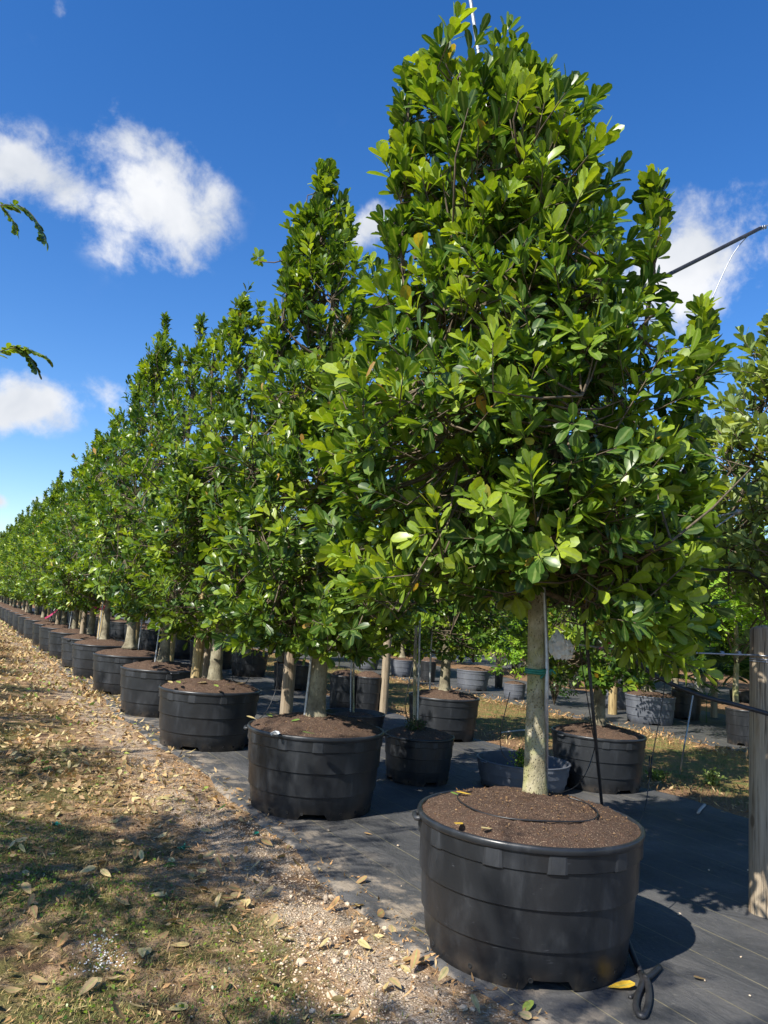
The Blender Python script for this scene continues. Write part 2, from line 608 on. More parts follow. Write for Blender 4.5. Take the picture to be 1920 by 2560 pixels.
def spline(pts, n=24):
    P = np.asarray(pts, float)
    P = np.vstack([2 * P[0] - P[1], P, 2 * P[-1] - P[-2]])
    out = []
    segs = len(P) - 3
    for s in range(segs):
        p0, p1, p2, p3 = P[s:s + 4]
        for t in np.linspace(0, 1, n, endpoint=(s == segs - 1)):
            out.append(.5 * ((2 * p1) + (-p0 + p2) * t + (2 * p0 - 5 * p1 + 4 * p2 - p3) * t * t + (-p0 + 3 * p1 - 3 * p2 + p3) * t ** 3))
    return np.array(out)


def lathe(prof, seg, zfun=None):
    n = len(prof)
    a = np.linspace(0, 2 * np.pi, seg, endpoint=False)
    V = np.array([[r * math.cos(t), r * math.sin(t), z] for (r, z) in prof for t in a])
    Fc = [(i * seg + j, i * seg + (j + 1) % seg, (i + 1) * seg + (j + 1) % seg, (i + 1) * seg + j) for i in range(n - 1) for j in range(seg)]
    return V, Fc


def np_mesh(name, V, quads, tris, attrs=None, smooth=True):
    me = bpy.data.meshes.new(name)
    V = np.ascontiguousarray(V, dtype=np.float32)
    nq, nt = len(quads), len(tris)
    me.vertices.add(len(V))
    me.vertices.foreach_set('co', V.ravel())
    loops = np.concatenate([np.asarray(quads, np.int32).ravel(), np.asarray(tris, np.int32).ravel()]).astype(np.int32)
    me.loops.add(len(loops))
    me.loops.foreach_set('vertex_index', loops)
    me.polygons.add(nq + nt)
    st = np.concatenate([np.arange(nq) * 4, nq * 4 + np.arange(nt) * 3]).astype(np.int32)
    me.polygons.foreach_set('loop_start', st)
    if smooth:
        me.polygons.foreach_set('use_smooth', np.ones(nq + nt, bool))
    for k, val in (attrs or {}).items():
        at = me.attributes.new(k, 'FLOAT', 'POINT')
        at.data.foreach_set('value', np.asarray(val, np.float32))
    me.update(calc_edges=True)
    return me


# leaf templates: (verts, quads, tris, rib attribute)
def leaf_template(hi=True, wid=.235, tipw=.8):
    if hi:
        ys = [.13, .38, .66, .90]
        ws = [wid * .30, wid * .78, wid * 1.02, wid * tipw * .92]
        V = [(0, 0, 0)]
        rib = [1]
        for y, w in zip(ys, ws):
            V += [(-w, y, .16 * w), (0, y, 0), (w, y, .16 * w)]
            rib += [.55, 1, .55]
        V.append((0, 1, 0))
        rib.append(.9)
        Q, T = [], [(0, 2, 1), (0, 3, 2)]
        for i in range(3):
            b = 1 + 3 * i
            Q += [(b, b + 1, b + 4, b + 3), (b + 1, b + 2, b + 5, b + 4)]
        b = 10
        T += [(b, b + 1, 13), (b + 1, b + 2, 13)]
    else:
        V = [(0, 0, 0), (-wid, .6, .05), (0, .55, 0), (wid, .6, .05), (0, 1, 0)]
        rib = [.5] * 5
        Q, T = [], [(0, 2, 1), (0, 3, 2), (1, 2, 4), (2, 3, 4)]
    return np.array(V, float), np.array(Q, int).reshape(-1, 4), np.array(T, int).reshape(-1, 3), np.array(rib, float)


def nrm(a):
    return a / (np.linalg.norm(a, axis=-1, keepdims=True) + 1e-12)


def leaves_mesh(name, L, tpl, mat):
    """L: dict pos, dir, nor, size, tone, curl (arrays)"""
    TV, TQ, TT, rib = tpl
    n = len(L['pos'])
    Y = nrm(L['dir'])
    Z = nrm(L['nor'] - Y * (L['nor'] * Y).sum(1, keepdims=True))
    X = np.cross(Y, Z)
    s = L['size'][:, None, None]
    tx, ty, tz = TV[:, 0], TV[:, 1], TV[:, 2]
    curl = L['curl'][:, None]
    zz = tz[None] + curl * (ty[None] ** 2)
    wx = L.get('wide', np.ones(n))[:, None] * tx[None]
    V = L['pos'][:, None] + s * (wx[..., None] * X[:, None] + ty[None, :, None] * Y[:, None] + zz[..., None] * Z[:, None])
    k = len(TV)
    off = (np.arange(n) * k)[:, None, None]
    Q = (TQ[None] + off).reshape(-1, 4)
    T = (TT[None] + off).reshape(-1, 3)
    me = np_mesh(name, V.reshape(-1, 3), Q, T, {'tone': np.repeat(L['tone'], k), 'rib': np.tile(rib, n)})
    me.materials.append(mat)
    return me


def sub(L, m):
    return {k: v[m] for k, v in L.items()}


HI, LO = leaf_template(True), leaf_template(False)


def vnoise(seed):
    r = np.random.default_rng(seed)
    ph = r.uniform(0, 6.28, (7, 2))
    fr = [(1, .9), (2, 1.7), (3, 2.9), (1, 4.1), (4, 5.3), (2, 7.0), (5, 8.5)]
    am = [.5, .5, .45, .4, .35, .3, .3]

    def f(th, z):
        return sum(a * np.sin(k * th + w * z + p[0]) * np.cos(w * z * .6 + p[1]) for (k, w), a, p in zip(fr, am, ph))
    return f


def gen_tree(seed, prof, z0, base_z, trunk_r, n_twig, leaf_len=.10, per=(8, 12), shape='whorl', noise_amp=.16, shoots=24, fresh=.25,
             spires=(), sides=16, dens_pow=.42, up=.55, wood_sides=5, n_limb=26, twig_len=(.16, .30), extra=(), clump=.62):
    """prof: list of (z, left, right); crown is centred between left and right along RIGHT. Local origin = trunk foot."""
    r = np.random.default_rng(seed)
    pr = np.array(prof, float)
    zt = pr[-1, 0]
    zc = np.linspace(z0, zt, 60)
    cen = np.interp(zc, pr[:, 0], (pr[:, 2] - pr[:, 1]) / 2)
    half = np.interp(zc, pr[:, 0], (pr[:, 2] + pr[:, 1]) / 2)
    R2 = RIGHT[:2]

    def C(z):
        return np.interp(z, zc, cen)[..., None] * R2

    def W(z):
        return np.interp(z, zc, half)
    nz = vnoise(seed)
    # --- trunk
    wood_ = MB()
    tz = np.r_[base_z + np.array([-.03, 0, .025, .06, .11, .19]), np.linspace(base_z + .32, zt - .25, 14)]
    NTZ = len(tz)
    wob = np.cumsum(r.normal(0, .007, (NTZ, 2)), 0)
    follow = np.clip((tz - base_z) / (zt - base_z), 0, 1)[:, None] ** 1.3
    tp = np.c_[C(tz) * follow + wob * np.linspace(0, 1, NTZ)[:, None], tz]
    tr = trunk_r * np.interp(tz, [base_z - .03, base_z, base_z + .03, base_z + .08, base_z + .2, base_z + .4, z0 + .2, zt - .25], [2.1, 1.8, 1.5, 1.3, 1.14, 1.04, .9, .16])
    tV, tF = tube(tp, tr, sides)
    ta = np.tile(np.linspace(0, 2 * np.pi, sides, endpoint=False), NTZ)
    tzz = tV[:, 2]
    fl_ = np.clip((base_z + .14 - tzz) / .16, 0, 1)
    axis_ = np.repeat(tp, sides, 0)
    tk = 1 + .045 * np.sin(3 * ta + 2.1 * tzz + seed) + .03 * np.sin(5 * ta - 5 * tzz) + fl_ * .16 * np.sin(5 * ta + seed)
    tV[:, :2] = axis_[:, :2] + (tV[:, :2] - axis_[:, :2]) * tk[:, None]
    wood_.add(tV, tF)
    trunk_me_main = wood_
    limbs = MB()
    # --- limbs
    samp = [np.c_[tp[i], ] for i in range(0)]
    node_p = [tp[i] for i in range(8, NTZ)]
    node_r = [tr[i] * .6 for i in range(8, NTZ)]
    for i in range(n_limb):
        t = (i + r.uniform(0, 1)) / n_limb
        zb = z0 - .05 + t * (zt - .45 - z0)
        th = i * 2.4 + r.uniform(-.4, .4)
        reach = W(zb + .25) * r.uniform(.72, .92)
        b = np.array([np.interp(zb, tz, tp[:, 0]), np.interp(zb, tz, tp[:, 1]), zb])
        rise = reach * r.uniform(.25, .75) * (1 if t > .12 else .35)
        e = np.array([*(C(np.array(zb + rise)) + reach * np.array([math.cos(th), math.sin(th)])), zb + rise])
        mid = (b + e) / 2 + np.array([0, 0, -.10 * reach]) + r.normal(0, .03, 3)
        pth = spline([b, mid, e], 5)
        rr = np.linspace(trunk_r * .36 * (1 - .5 * t), .006, len(pth))
        limbs.add(*tube(pth, rr, 6, cap=False))
        for q, w in zip(pth[2:], rr[2:]):
            node_p.append(q)
            node_r.append(w)
    NP, NR = np.array(node_p), np.array(node_r)
    # --- twig tips through the crown
    zs, tips, dirs, lens, lvs = [], [], [], [], []
    want = n_twig
    area = W(zc) + .12
    cdf = np.cumsum(area) / area.sum()
    z = np.interp(r.uniform(0, 1, want), cdf, zc)
    th = r.uniform(0, 2 * np.pi, want)
    rho = r.uniform(0, 1, want) ** dens_pow
    lump = 1 + noise_amp * nz(th, z)
    rad = W(z) * rho * lump
    if clump > 0:
        nc = max(12, int(want / 9))
        zc_i = np.interp(r.uniform(0, 1, nc), cdf, zc)
        tc_i = r.uniform(0, 2 * np.pi, nc)
        rc_i = r.uniform(0, 1, nc) ** .33 * W(zc_i) * (1 + noise_amp * nz(tc_i, zc_i)) * r.uniform(.85, 1.1, nc)
        who = r.integers(0, nc, want)
        use = r.uniform(0, 1, want) < clump
        off = r.normal(0, .095, (want, 3))
        px_ = rc_i[who] * np.cos(tc_i[who]) + off[:, 0]
        py_ = rc_i[who] * np.sin(tc_i[who]) + off[:, 1]
        th = np.where(use, np.arctan2(py_, px_), th)
        rad = np.where(use, np.hypot(px_, py_), rad)
        z = np.where(use, np.clip(zc_i[who] + off[:, 2] * 1.3, z0 - .02, zt + .1), z)
    low_fade = np.clip((z - z0) / .35, .0, 1)
    tip = np.c_[C(z) + rad[:, None] * np.c_[np.cos(th), np.sin(th)], z + r.normal(0, .04, want)]
    outw = np.c_[np.cos(th), np.sin(th), 0 * th]
    h = (z - z0) / (zt - z0)
    d = nrm(outw * (1.0 - .45 * h)[:, None] + np.c_[0 * th, 0 * th, up * (.35 + 1.5 * h) * (low_fade * 1.0) - .25 * (1 - low_fade)] + r.normal(0, .33, (want, 3)))
    ln = r.uniform(*twig_len, want)
    # shoots that break the outline
    k = shoots
    zsx = r.uniform(z0 + .1, zt - .1, k)
    ths = r.uniform(0, 2 * np.pi, k)
    o2 = np.c_[np.cos(ths), np.sin(ths), 0 * ths]
    ds = nrm(o2 * .7 + np.c_[0 * ths, 0 * ths, .75 + .5 * (zsx - z0) / (zt - z0)] + r.normal(0, .15, (k, 3)))
    ls = r.uniform(.28, .48, k)
    ts = np.c_[C(zsx) + (W(zsx) * r.uniform(.85, 1.0, k))[:, None] * o2[:, :2], zsx] + ds * .16
    tip, d, ln = np.vstack([tip, ts]), np.vstack([d, ds]), np.r_[ln, ls]
    is_sh = np.r_[np.zeros(want), np.ones(k)]
    for (sx_, sd_, s0, s1, sr) in spires:     # upright leader: lateral offset, depth offset, from z to z, radius
        m_ = int(13 * (s1 - s0) / .5) + 5
        zz = r.uniform(s0, s1, m_)
        t2 = r.uniform(0, 2 * np.pi, m_)
        q = sr * (1 - .75 * (zz - s0) / (s1 - s0)) * r.uniform(.3, 1, m_)
        c2 = sx_ * R2 + sd_ * FWD[:2]
        oo = np.c_[np.cos(t2), np.sin(t2), 0 * t2]
        tip = np.vstack([tip, np.c_[c2 + q[:, None] * oo[:, :2], zz]])
        d = np.vstack([d, nrm(oo * .55 + np.array([0, 0, 1.0]) + r.normal(0, .15, (m_, 3)))])
        ln = np.r_[ln, r.uniform(.14, .24, m_)]
        is_sh = np.r_[is_sh, np.zeros(m_)]
        lead = np.array([[*(c2 * .9), s0 - .5], [*c2, s0], [*c2, s1 - .05]])
        limbs.add(*tube(spline(lead, 6), np.linspace(.014, .004, 12), 5, cap=False)) if False else limbs.add(*tube(lead, [.014, .010, .004], 5, cap=False))
        NP = np.vstack([NP, [lead[1]], [lead[2]]])
        NR = np.r_[NR, .01, .005]
    if len(extra):
        tip = np.vstack([tip, [e[0] for e in extra]])
        d = np.vstack([d, [e[1] for e in extra]])
        ln = np.r_[ln, np.full(len(extra), .26)]
        is_sh = np.r_[is_sh, np.ones(len(extra))]
    # --- twig wood
    base = tip - d * ln[:, None]
    for i in range(len(tip)):
        j = np.argmin(((NP - base[i]) ** 2).sum(1) + .0)
        q = NP[j]
        pth = np.array([q, (q + base[i]) / 2 + [0, 0, -.02], base[i], tip[i] - d[i] * .02])
        limbs.add(*tube(pth, [min(NR[j], .007), .0055, .004, .0022], 4 if wood_sides > 4 else 3, cap=False))
    # --- leaves
    n_l = np.where(is_sh > 0, r.integers(12, 17, len(tip)), r.integers(per[0], per[1] + 1, len(tip)))
    idx = np.repeat(np.arange(len(tip)), n_l)
    pos_in = np.concatenate([np.arange(q) for q in n_l])
    frac = (pos_in + .5) / n_l[idx]
    s = np.where(is_sh[idx] > 0, .25 + .75 * frac, .42 + .58 * frac)
    D_, P0 = d[idx], base[idx]
    u = nrm(np.cross(D_, np.where(np.abs(D_[:, 2:3]) < .9, [[0, 0, 1.0]], [[1.0, 0, 0]])))
    w = np.cross(D_, u)
    ang = pos_in * 2.3999 + r.uniform(0, 6.28, len(tip))[idx] + r.normal(0, .25, len(idx))
    radial = np.cos(ang)[:, None] * u + np.sin(ang)[:, None] * w
    spread = np.radians(np.interp(frac, [0, 1], [72, 24]) + r.normal(0, 11, len(idx)))
    spread = spread * (1 - .30 * np.clip((P0[:, 2] - z0) / (zt - z0), 0, 1))
    ldir = nrm(D_ * np.cos(spread)[:, None] + radial * np.sin(spread)[:, None] + [0, 0, .06])
    pos = P0 + D_ * (ln[idx] * s)[:, None] + ldir * .012
    lnor = nrm(D_ * 1.0 - radial * .25 + np.array([0, 0, .5]) + r.normal(0, .28, (len(idx), 3)))
    size = leaf_len * r.uniform(.62, 1.18, len(idx)) * r.uniform(.88, 1.12, len(tip))[idx] * np.interp(frac, [0, .7, 1], [1.05, 1.0, .66])
    tw_t = r.beta(1.6, 2.6, len(tip))
    tw_t = np.where(r.uniform(0, 1, len(tip)) < fresh + .08, r.uniform(.6, .92, len(tip)), tw_t * .78)
    rr = np.linalg.norm(pos[:, :2] - C(pos[:, 2]), axis=1) / (W(pos[:, 2]) + .05)
    tone = np.clip(tw_t[idx] + .22 * (frac - .5) + r.normal(0, .09, len(idx)), .02, .9)
    odd = r.uniform(0, 1, len(idx))
    tone = np.where(odd > .993, r.uniform(.95, 1.0, len(idx)), tone)
    curl = r.normal(-.10, .15, len(idx))
    L = dict(pos=pos, dir=ldir, nor=lnor, size=size, tone=tone, curl=curl, wide=r.uniform(.80, 1.18, len(idx)))
    L['outer'] = rr
    return trunk_me_main, limbs, L


TREE_MATS = {}
LEAF_POOL = {}


def leaf_pool(mat):
    if mat.name in LEAF_POOL:
        return LEAF_POOL[mat.name]
    pool = []
    for t in np.linspace(.08, .9, 9):
        for c in (-.22, -.1, .03):
            L = dict(pos=np.zeros((1, 3)), dir=np.array([[0, 1.0, 0]]), nor=np.array([[0, 0, 1.0]]), size=np.ones(1), tone=np.array([t]), curl=np.array([c]), wide=np.ones(1))
            pool.append((t, c, leaves_mesh('leaf', L, HI, mat)))
    LEAF_POOL[mat.name] = pool
    return pool


def mats_from(L, i):
    Y = L['dir'][i] / np.linalg.norm(L['dir'][i])
    Z = L['nor'][i] - Y * (L['nor'][i] @ Y)
    Z /= np.linalg.norm(Z)
    X = np.cross(Y, Z)
    s = float(L['size'][i])
    m = Matrix.Identity(4)
    for k in range(3):
        m[k][0], m[k][1], m[k][2], m[k][3] = float(X[k]) * s, float(Y[k]) * s, float(Z[k]) * s, float(L['pos'][i][k])
    return m


def plant_tree(name, loc, label, cat, group, gen, mat, hi, n_parts=0, rz=0.0, bark='bark_grey_shade'):
    trunk, limbs, L = gen
    root = empty(name, loc, label, cat, group, rz)
    tm = trunk.mesh('trunk')
    tm.materials.append(MT[bark])
    link('trunk', tm, None, root)
    lm = limbs.mesh('limbs')
    lm.materials.append(MT['twig'])
    tag(link('branchwork', lm, None, root), kind='stuff')
    keep = np.ones(len(L['pos']), bool)
    if n_parts:
        wp = L['pos'] + np.asarray(loc)
        v = wp - CAM
        dist = np.linalg.norm(v, axis=1)
        axis = np.asarray(loc)[:2]
        side = ((wp[:, :2] - axis) @ (-FWD[:2]))
        facing = np.abs((nrm(L['nor']) * nrm(-v)).sum(1))
        score = L['size'] / dist * (.35 + .65 * facing) * (L['outer'] > .72) * (side > .05)
        pick = np.argsort(-score)[:n_parts]
        pool = leaf_pool(mat)
        for i in pick:
            tt, cc = L['tone'][i], L['curl'][i]
            me = min(pool, key=lambda q: abs(q[0] - tt) + .6 * abs(q[1] - cc))[2]
            ob = bpy.data.objects.new('leaf', me)
            COL.objects.link(ob)
            ob.parent = root
            ob.matrix_local = mats_from(L, i)
        keep[pick] = False
    L2 = sub(L, keep)
    L2.pop('outer')
    fm = leaves_mesh('crown', L2, HI if hi else LO, mat)
    tag(link('crown', fm, None, root), kind='stuff')
    return root


def copy_tree(root, loc, label, group=None, rz=0.0, scale=(1, 1, 1), cat=None):
    c = root.copy()
    COL.objects.link(c)
    c.location = [float(v) for v in loc]
    c.rotation_euler = (0, 0, rz)
    c.scale = scale
    c['label'] = label
    if group: c['group'] = group
    if cat: c['category'] = cat
    for ch in KIDS[root.name]:
        k = ch.copy()
        COL.objects.link(k)
        k.parent = c
        for g in KIDS.get(ch.name, []):
            q = g.copy()
            COL.objects.link(q)
            q.parent = k
    return c


KIDS = {}


def remember(root):
    for o_ in bpy.data.objects:
        if o_.parent is not None:
            KIDS.setdefault(o_.parent.name, [])
            if o_ not in KIDS[o_.parent.name]:
                KIDS[o_.parent.name].append(o_)


ORD = ['first', 'second', 'third', 'fourth', 'fifth', 'sixth', 'seventh', 'eighth', 'ninth', 'tenth', 'eleventh', 'twelfth']

# ================================================================ SETTING
# ground: one sheet to the horizon, finer near the camera
def sheet(name, xs, ys, z, mat, kind='structure'):
    xs, ys = np.asarray(xs, float), np.asarray(ys, float)
    X, Y = np.meshgrid(xs, ys)
    V = np.c_[X.ravel(), Y.ravel(), z(X.ravel(), Y.ravel()) if callable(z) else np.full(X.size, z)]
    nx, ny = len(xs), len(ys)
    Q = np.array([(j * nx + i, j * nx + i + 1, (j + 1) * nx + i + 1, (j + 1) * nx + i) for j in range(ny - 1) for i in range(nx - 1)])
    me = np_mesh(name, V, Q, np.zeros((0, 3), int))
    me.materials.append(mat)
    return tag(link(name, me), kind=kind)


def ground_z(x, y):
    near = np.clip((2.05 - x) / .5, 0, 1) * np.clip((40 - y) / 20, 0, 1)
    return near * (.012 * np.sin(3.1 * x + 1.3 * y) + .010 * np.sin(5.3 * y - 2.2 * x + 1) + .006 * np.sin(11 * x + 7 * y))


gx = np.r_[-400, -100, -30, -10, -4, np.linspace(-1, 2.4, 60), 3, 6, 10, 30, 100, 400]
gy = np.r_[-400, -100, -30, -8, np.linspace(-1, 14, 150), np.linspace(15, 40, 26), 60, 100, 200, 600]
sheet('ground', gx, gy, ground_z, MT['ground'])


def cloth(name, x_l, x_r, y0, y1, seed, z=.009, wav=.05, label=None):
    r = np.random.default_rng(seed)
    ys = np.r_[np.linspace(y0, 14, 110), np.linspace(14.5, y1, 50)]
    p = r.uniform(0, 6.28, 6)

    def wv(y, q):
        return wav * (np.sin(1.1 * y + p[q]) + .6 * np.sin(2.7 * y + p[q + 1]) + .35 * np.sin(6.1 * y + p[q + 2]))
    xl, xr = x_l + wv(ys, 0), x_r + wv(ys, 3)
    u = np.r_[0, .006, .02, np.linspace(.05, .95, 26), .98, .994, 1]
    X = xl[:, None] + (xr - xl)[:, None] * u[None]
    Y = np.repeat(ys[:, None], len(u), 1)
    Z = z + .005 * np.sin(2.1 * X + 1.7 * Y) * np.sin(1.3 * Y) + .004 * (1 + np.sin(7 * Y + 3 * X)) * ((u < .03) | (u > .97))[None]
    Z[:, 0] -= .012
    Z[:, -1] -= .012
    Z = np.maximum(Z, .004)
    Z[:, 0] = Z[:, -1] = -.004
    nx, ny = len(u), len(ys)
    V = np.c_[X.ravel(), Y.ravel(), Z.ravel()]
    Q = np.array([(j * nx + i, j * nx + i + 1, (j + 1) * nx + i + 1, (j + 1) * nx + i) for j in range(ny - 1) for i in range(nx - 1)])
    me = np_mesh(name, V, Q, np.zeros((0, 3), int))
    me.materials.append(MT['cloth'])
    return tag(link(name, me), kind='structure')


cloth('ground_cloth', 2.04, 6.0, -3, 75, 3)
cloth('ground_cloth', 9.25, 13.2, -3, 75, 4)
cloth('ground_cloth', 15.6, 20.0, -3, 75, 5)

# ================================================================ POTS
POT_H, POT_R = .58, .525
BODY = [[(.452, .0), (.4588, .004), (.4725, .158)], [(.4725, .158), (.4835, .163)], [(.4835, .163), (.492, .322)], [(.492, .322), (.503, .328)], [(.503, .328), (.506, .474)], [(.506, .474), (.514, .479)], [(.514, .479), (.5155, .548)]]


def pot_meshes(seg=120):
    b = MB()
    V, Fc = lathe(BODY[0], seg)
    a = np.arctan2(V[:, 1], V[:, 0])
    notch = np.zeros(len(V))
    for c in np.radians([-118, -28, 62, 152]):
        dd = np.abs((a - c + np.pi) % (2 * np.pi) - np.pi)
        notch = np.maximum(notch, np.clip((.235 - dd) / .05, 0, 1))
    lift = notch * .040
    V[:, 2] = np.where(V[:, 2] < .01, V[:, 2] + lift, V[:, 2])
    b.add(V, Fc)
    for run in BODY[1:]:
        b.add(*lathe(run, seg))
    # inner skin and floor so that the shell has thickness
    b.add(*lathe([(.44, .045), (.45, .05), (.495, .50), (.505, .553)], seg))
    b.add(*lathe([(.001, .045), (.452, .045)], seg))
    wall = b.mesh('wall')
    rim = MB().add(*lathe([(.512, .546), (.5225, .549), (.5255, .556), (.5265, .571), (.5225, .580), (.515, .582), (.507, .579), (.503, .565), (.501, .54)], seg)).mesh('rim')
    # raised lug block on the collar
    lb = MB()
    w, n = .090, 7
    for (r0, r1, z0, z1, hw) in ((.510, .5188, .470, .547, w / 2),):
        aa = np.linspace(-hw / .52, hw / .52, n)
        P = []
        for t in aa:
            e = .0 if abs(t) < aa[-1] * .99 else .006
            for rr, zz in ((r0, z0), (r1 - e, z0 + .006), (r1 - e, z1), (r0, z1)):
                P.append((rr * math.cos(t), rr * math.sin(t), zz))
        Fq = [(i * 4 + j, (i + 1) * 4 + j, (i + 1) * 4 + j + 1, i * 4 + j + 1) for i in range(n - 1) for j in range(3)]
        Fq += [(0, 1, 2, 3), tuple((n - 1) * 4 + q for q in (3, 2, 1, 0))]
        lb.add(P, Fq)
    lug = lb.mesh('lug', smooth=False)
    hd = MB()
    hd.add(*tube(spline([(.520, -.05, .553), (.538, -.042, .550), (.540, 0, .549), (.538, .042, .550), (.520, .05, .553)], 4), .012, 8))
    handle = hd.mesh('handle')
    hole = MB().add(*lathe([(.0115, .0), (.0095, .004), (.0075, .0045), (.006, .003), (.001, .0025)], 12)).mesh('drain_hole')
    for me, mt in ((wall, 'pot'), (rim, 'pot'), (lug, 'pot'), (handle, 'pot'), (hole, 'hole')):
        me.materials.append(MT[mt])
    return wall, rim, lug, handle, hole


def soil_mesh(seed, rad, z_edge, mound, rings=26, seg=72, rough=.006):
    r = np.random.default_rng(seed)
    p = r.uniform(0, 6.28, 8)
    V, Fc = [(0, 0, z_edge + mound)], []
    for i in range(1, rings + 1):
        q = i / rings
        for j in range(seg):
            t = 2 * math.pi * j / seg
            x, y = rad * q * math.cos(t), rad * q * math.sin(t)
            z = z_edge + mound * (1 - q ** 2.2) + rough * (math.sin(17 * x + p[0]) + math.sin(21 * y + p[1]) + math.sin(33 * (x + y) + p[2])) * .6
            z += r.normal(0, rough * .55) * (q < .98)
            if q > .93: z -= .006
            V.append((x, y, z))
    for j in range(seg):
        Fc.append((0, 1 + j, 1 + (j + 1) % seg))
    for i in range(rings - 1):
        for j in range(seg):
            a, b = 1 + i * seg + j, 1 + i * seg + (j + 1) % seg
            Fc.append((a, a + seg, b + seg, b))
    me = MB().add(V, Fc).mesh('soil')
    me.materials.append(MT['soil'])
    return me


PW, PR, PL, PH_, PHO = pot_meshes()
SOILS = [soil_mesh(11 + i, .507, .576, md, rough=.006) for i, md in enumerate((.082, .09, .088, .085))]


def crumbs_mesh(seed, n, rad, z_edge, mound):
    """loose chips and fibres lying on the soil"""
    r = np.random.default_rng(seed)
    q = np.sqrt(r.uniform(0, 1, n)) * .96
    t = r.uniform(0, 6.28, n)
    pos = np.c_[rad * q * np.cos(t), rad * q * np.sin(t), z_edge + mound * (1 - q ** 2.2) + .004]
    yaw = r.uniform(0, 6.28, n)
    dr = np.c_[np.cos(yaw), np.sin(yaw), r.normal(0, .35, n)]
    L = dict(pos=pos, dir=dr, nor=np.c_[r.normal(0, .5, n), r.normal(0, .5, n), np.ones(n)], size=r.uniform(.005, .017, n), tone=np.clip(r.beta(1, 5, n) * .5, 0, .5), curl=r.normal(0, .3, n), wide=r.uniform(.35, 1.4, n))
    return leaves_mesh('soil_chips', L, LO, MT['litter'])


def make_pot(name, loc, label, group, soil, detail=True, rz=0.0, scale=1.0, mat=None, zs=1.0, chips=None):
    root = empty(name, loc, label, 'pot', group, rz)
    root.scale = (scale, scale, scale * zs)

    def kid(nm, me, mt=None):
        k = link(nm, me, None, root)
        if mt is not None:
            k.material_slots[0].link = 'OBJECT'
            k.material_slots[0].material = mt
        return k
    kid('wall', PW, mat)
    kid('rim', PR, mat)
    if soil is not None:
        kid('soil', soil)
    if chips is not None:
        tag(kid('soil_chips', chips), kind='stuff')
    if detail:
        for i in range(11):
            k = kid('lug', PL, mat)
            k.rotation_euler = (0, 0, 2 * math.pi * i / 11 + (.05 if i % 2 else 0) - .35)
        for a in (-27, 153):
            k = kid('handle', PH_, mat)
            k.rotation_euler = (0, 0, math.radians(a))
        for a in (-160, -141, -128, -93, -76, -62, -47, -5, 16, 40, 85, 110, 130, 170):
            k = kid('drain_hole', PHO)
            t = math.radians(a)
            k.location = (.4615 * math.cos(t), .4615 * math.sin(t), .043)
            k.rotation_euler = (0, math.pi / 2, t)
    return root


ROW_X = 2.54
ROW = [(2.517, 2.950), (2.585, 5.535), (2.520, 8.105), (2.55, 10.35), (2.55, 12.55), (2.55, 14.85), (2.56, 16.5), (2.55, 18.7), (2.55, 20.8), (2.56, 22.7), (2.55, 25.4)]
ROW += [(2.55 + .03 * math.sin(i * 3.1), 27.7 + 2.45 * i) for i in range(16)]
PG = 'black nursery pots along the near row'
TG = 'broadleaf trees along the near row'
pot_labels = ['large black nursery pot at the open end of the row, full of bare brown soil', 'second black nursery pot from the row\'s open end, white scrap on its rim',
              'third black nursery pot from the row\'s open end, fallen leaves on its soil']
pots = []
for i, (x, y) in enumerate(ROW):
    if i < 3:
        md = (.082, .09, .085)[i]
        ch = crumbs_mesh(50 + i, (1100, 700, 500)[i], .5, .577, md)
        pots.append(make_pot('nursery_pot', (x, y, .010), pot_labels[i], PG, SOILS[i], True, math.radians((2, 6, -8)[i]), chips=ch))
    else:
        if i == 3:
            remember(None)
        lab = '%s black nursery pot from the open end of the near row' % ORD[i] if i < 10 else 'small distant black nursery pot far along the near row'
        if i < 7:
            pots.append(make_pot('nursery_pot', (x, y, .010), lab, PG, SOILS[i % 4], True, i * .7))
        else:
            pots.append(make_pot('nursery_pot', (x, y, .010), lab, PG, SOILS[i % 4], False, i * .7))
        if i >= 3:
            pots[-1].scale = (1, 1, 1.0)

# ================================================================ TREES OF THE NEAR ROW
T1P = [(1.66, .60, .50), (1.76, .88, .76), (1.9, .98, .84), (2.3, .98, .84), (2.75, .92, .78), (3.2, .86, .62), (3.5, .82, .42), (3.85, .84, .30), (4.15, .90, .10), (4.35, .86, -.08), (4.45, .68, -.34)]
T2P = [(1.15, .5, .45), (1.5, .86, .8), (2.1, .94, .92), (2.8, .86, .82), (3.46, .70, .46), (3.95, .56, .22), (4.36, .50, .04), (4.7, .42, -.08), (4.95, .34, -.16), (5.05, .28, -.22)]
T3P = [(1.12, .5, .5), (1.5, .85, .8), (1.9, .92, .9), (2.6, .82, .8), (3.2, .60, .62), (3.9, .46, .42), (4.4, .34, .22), (4.85, .16, -.04)]
T4P = [(1.2, .5, .5), (1.5, .9, .85), (2.0, .98, .98), (2.6, .88, .88), (3.3, .62, .62), (4.0, .40, .40), (4.6, .24, .2), (4.8, .1, .06)]
T1 = (2.64, 3.06)
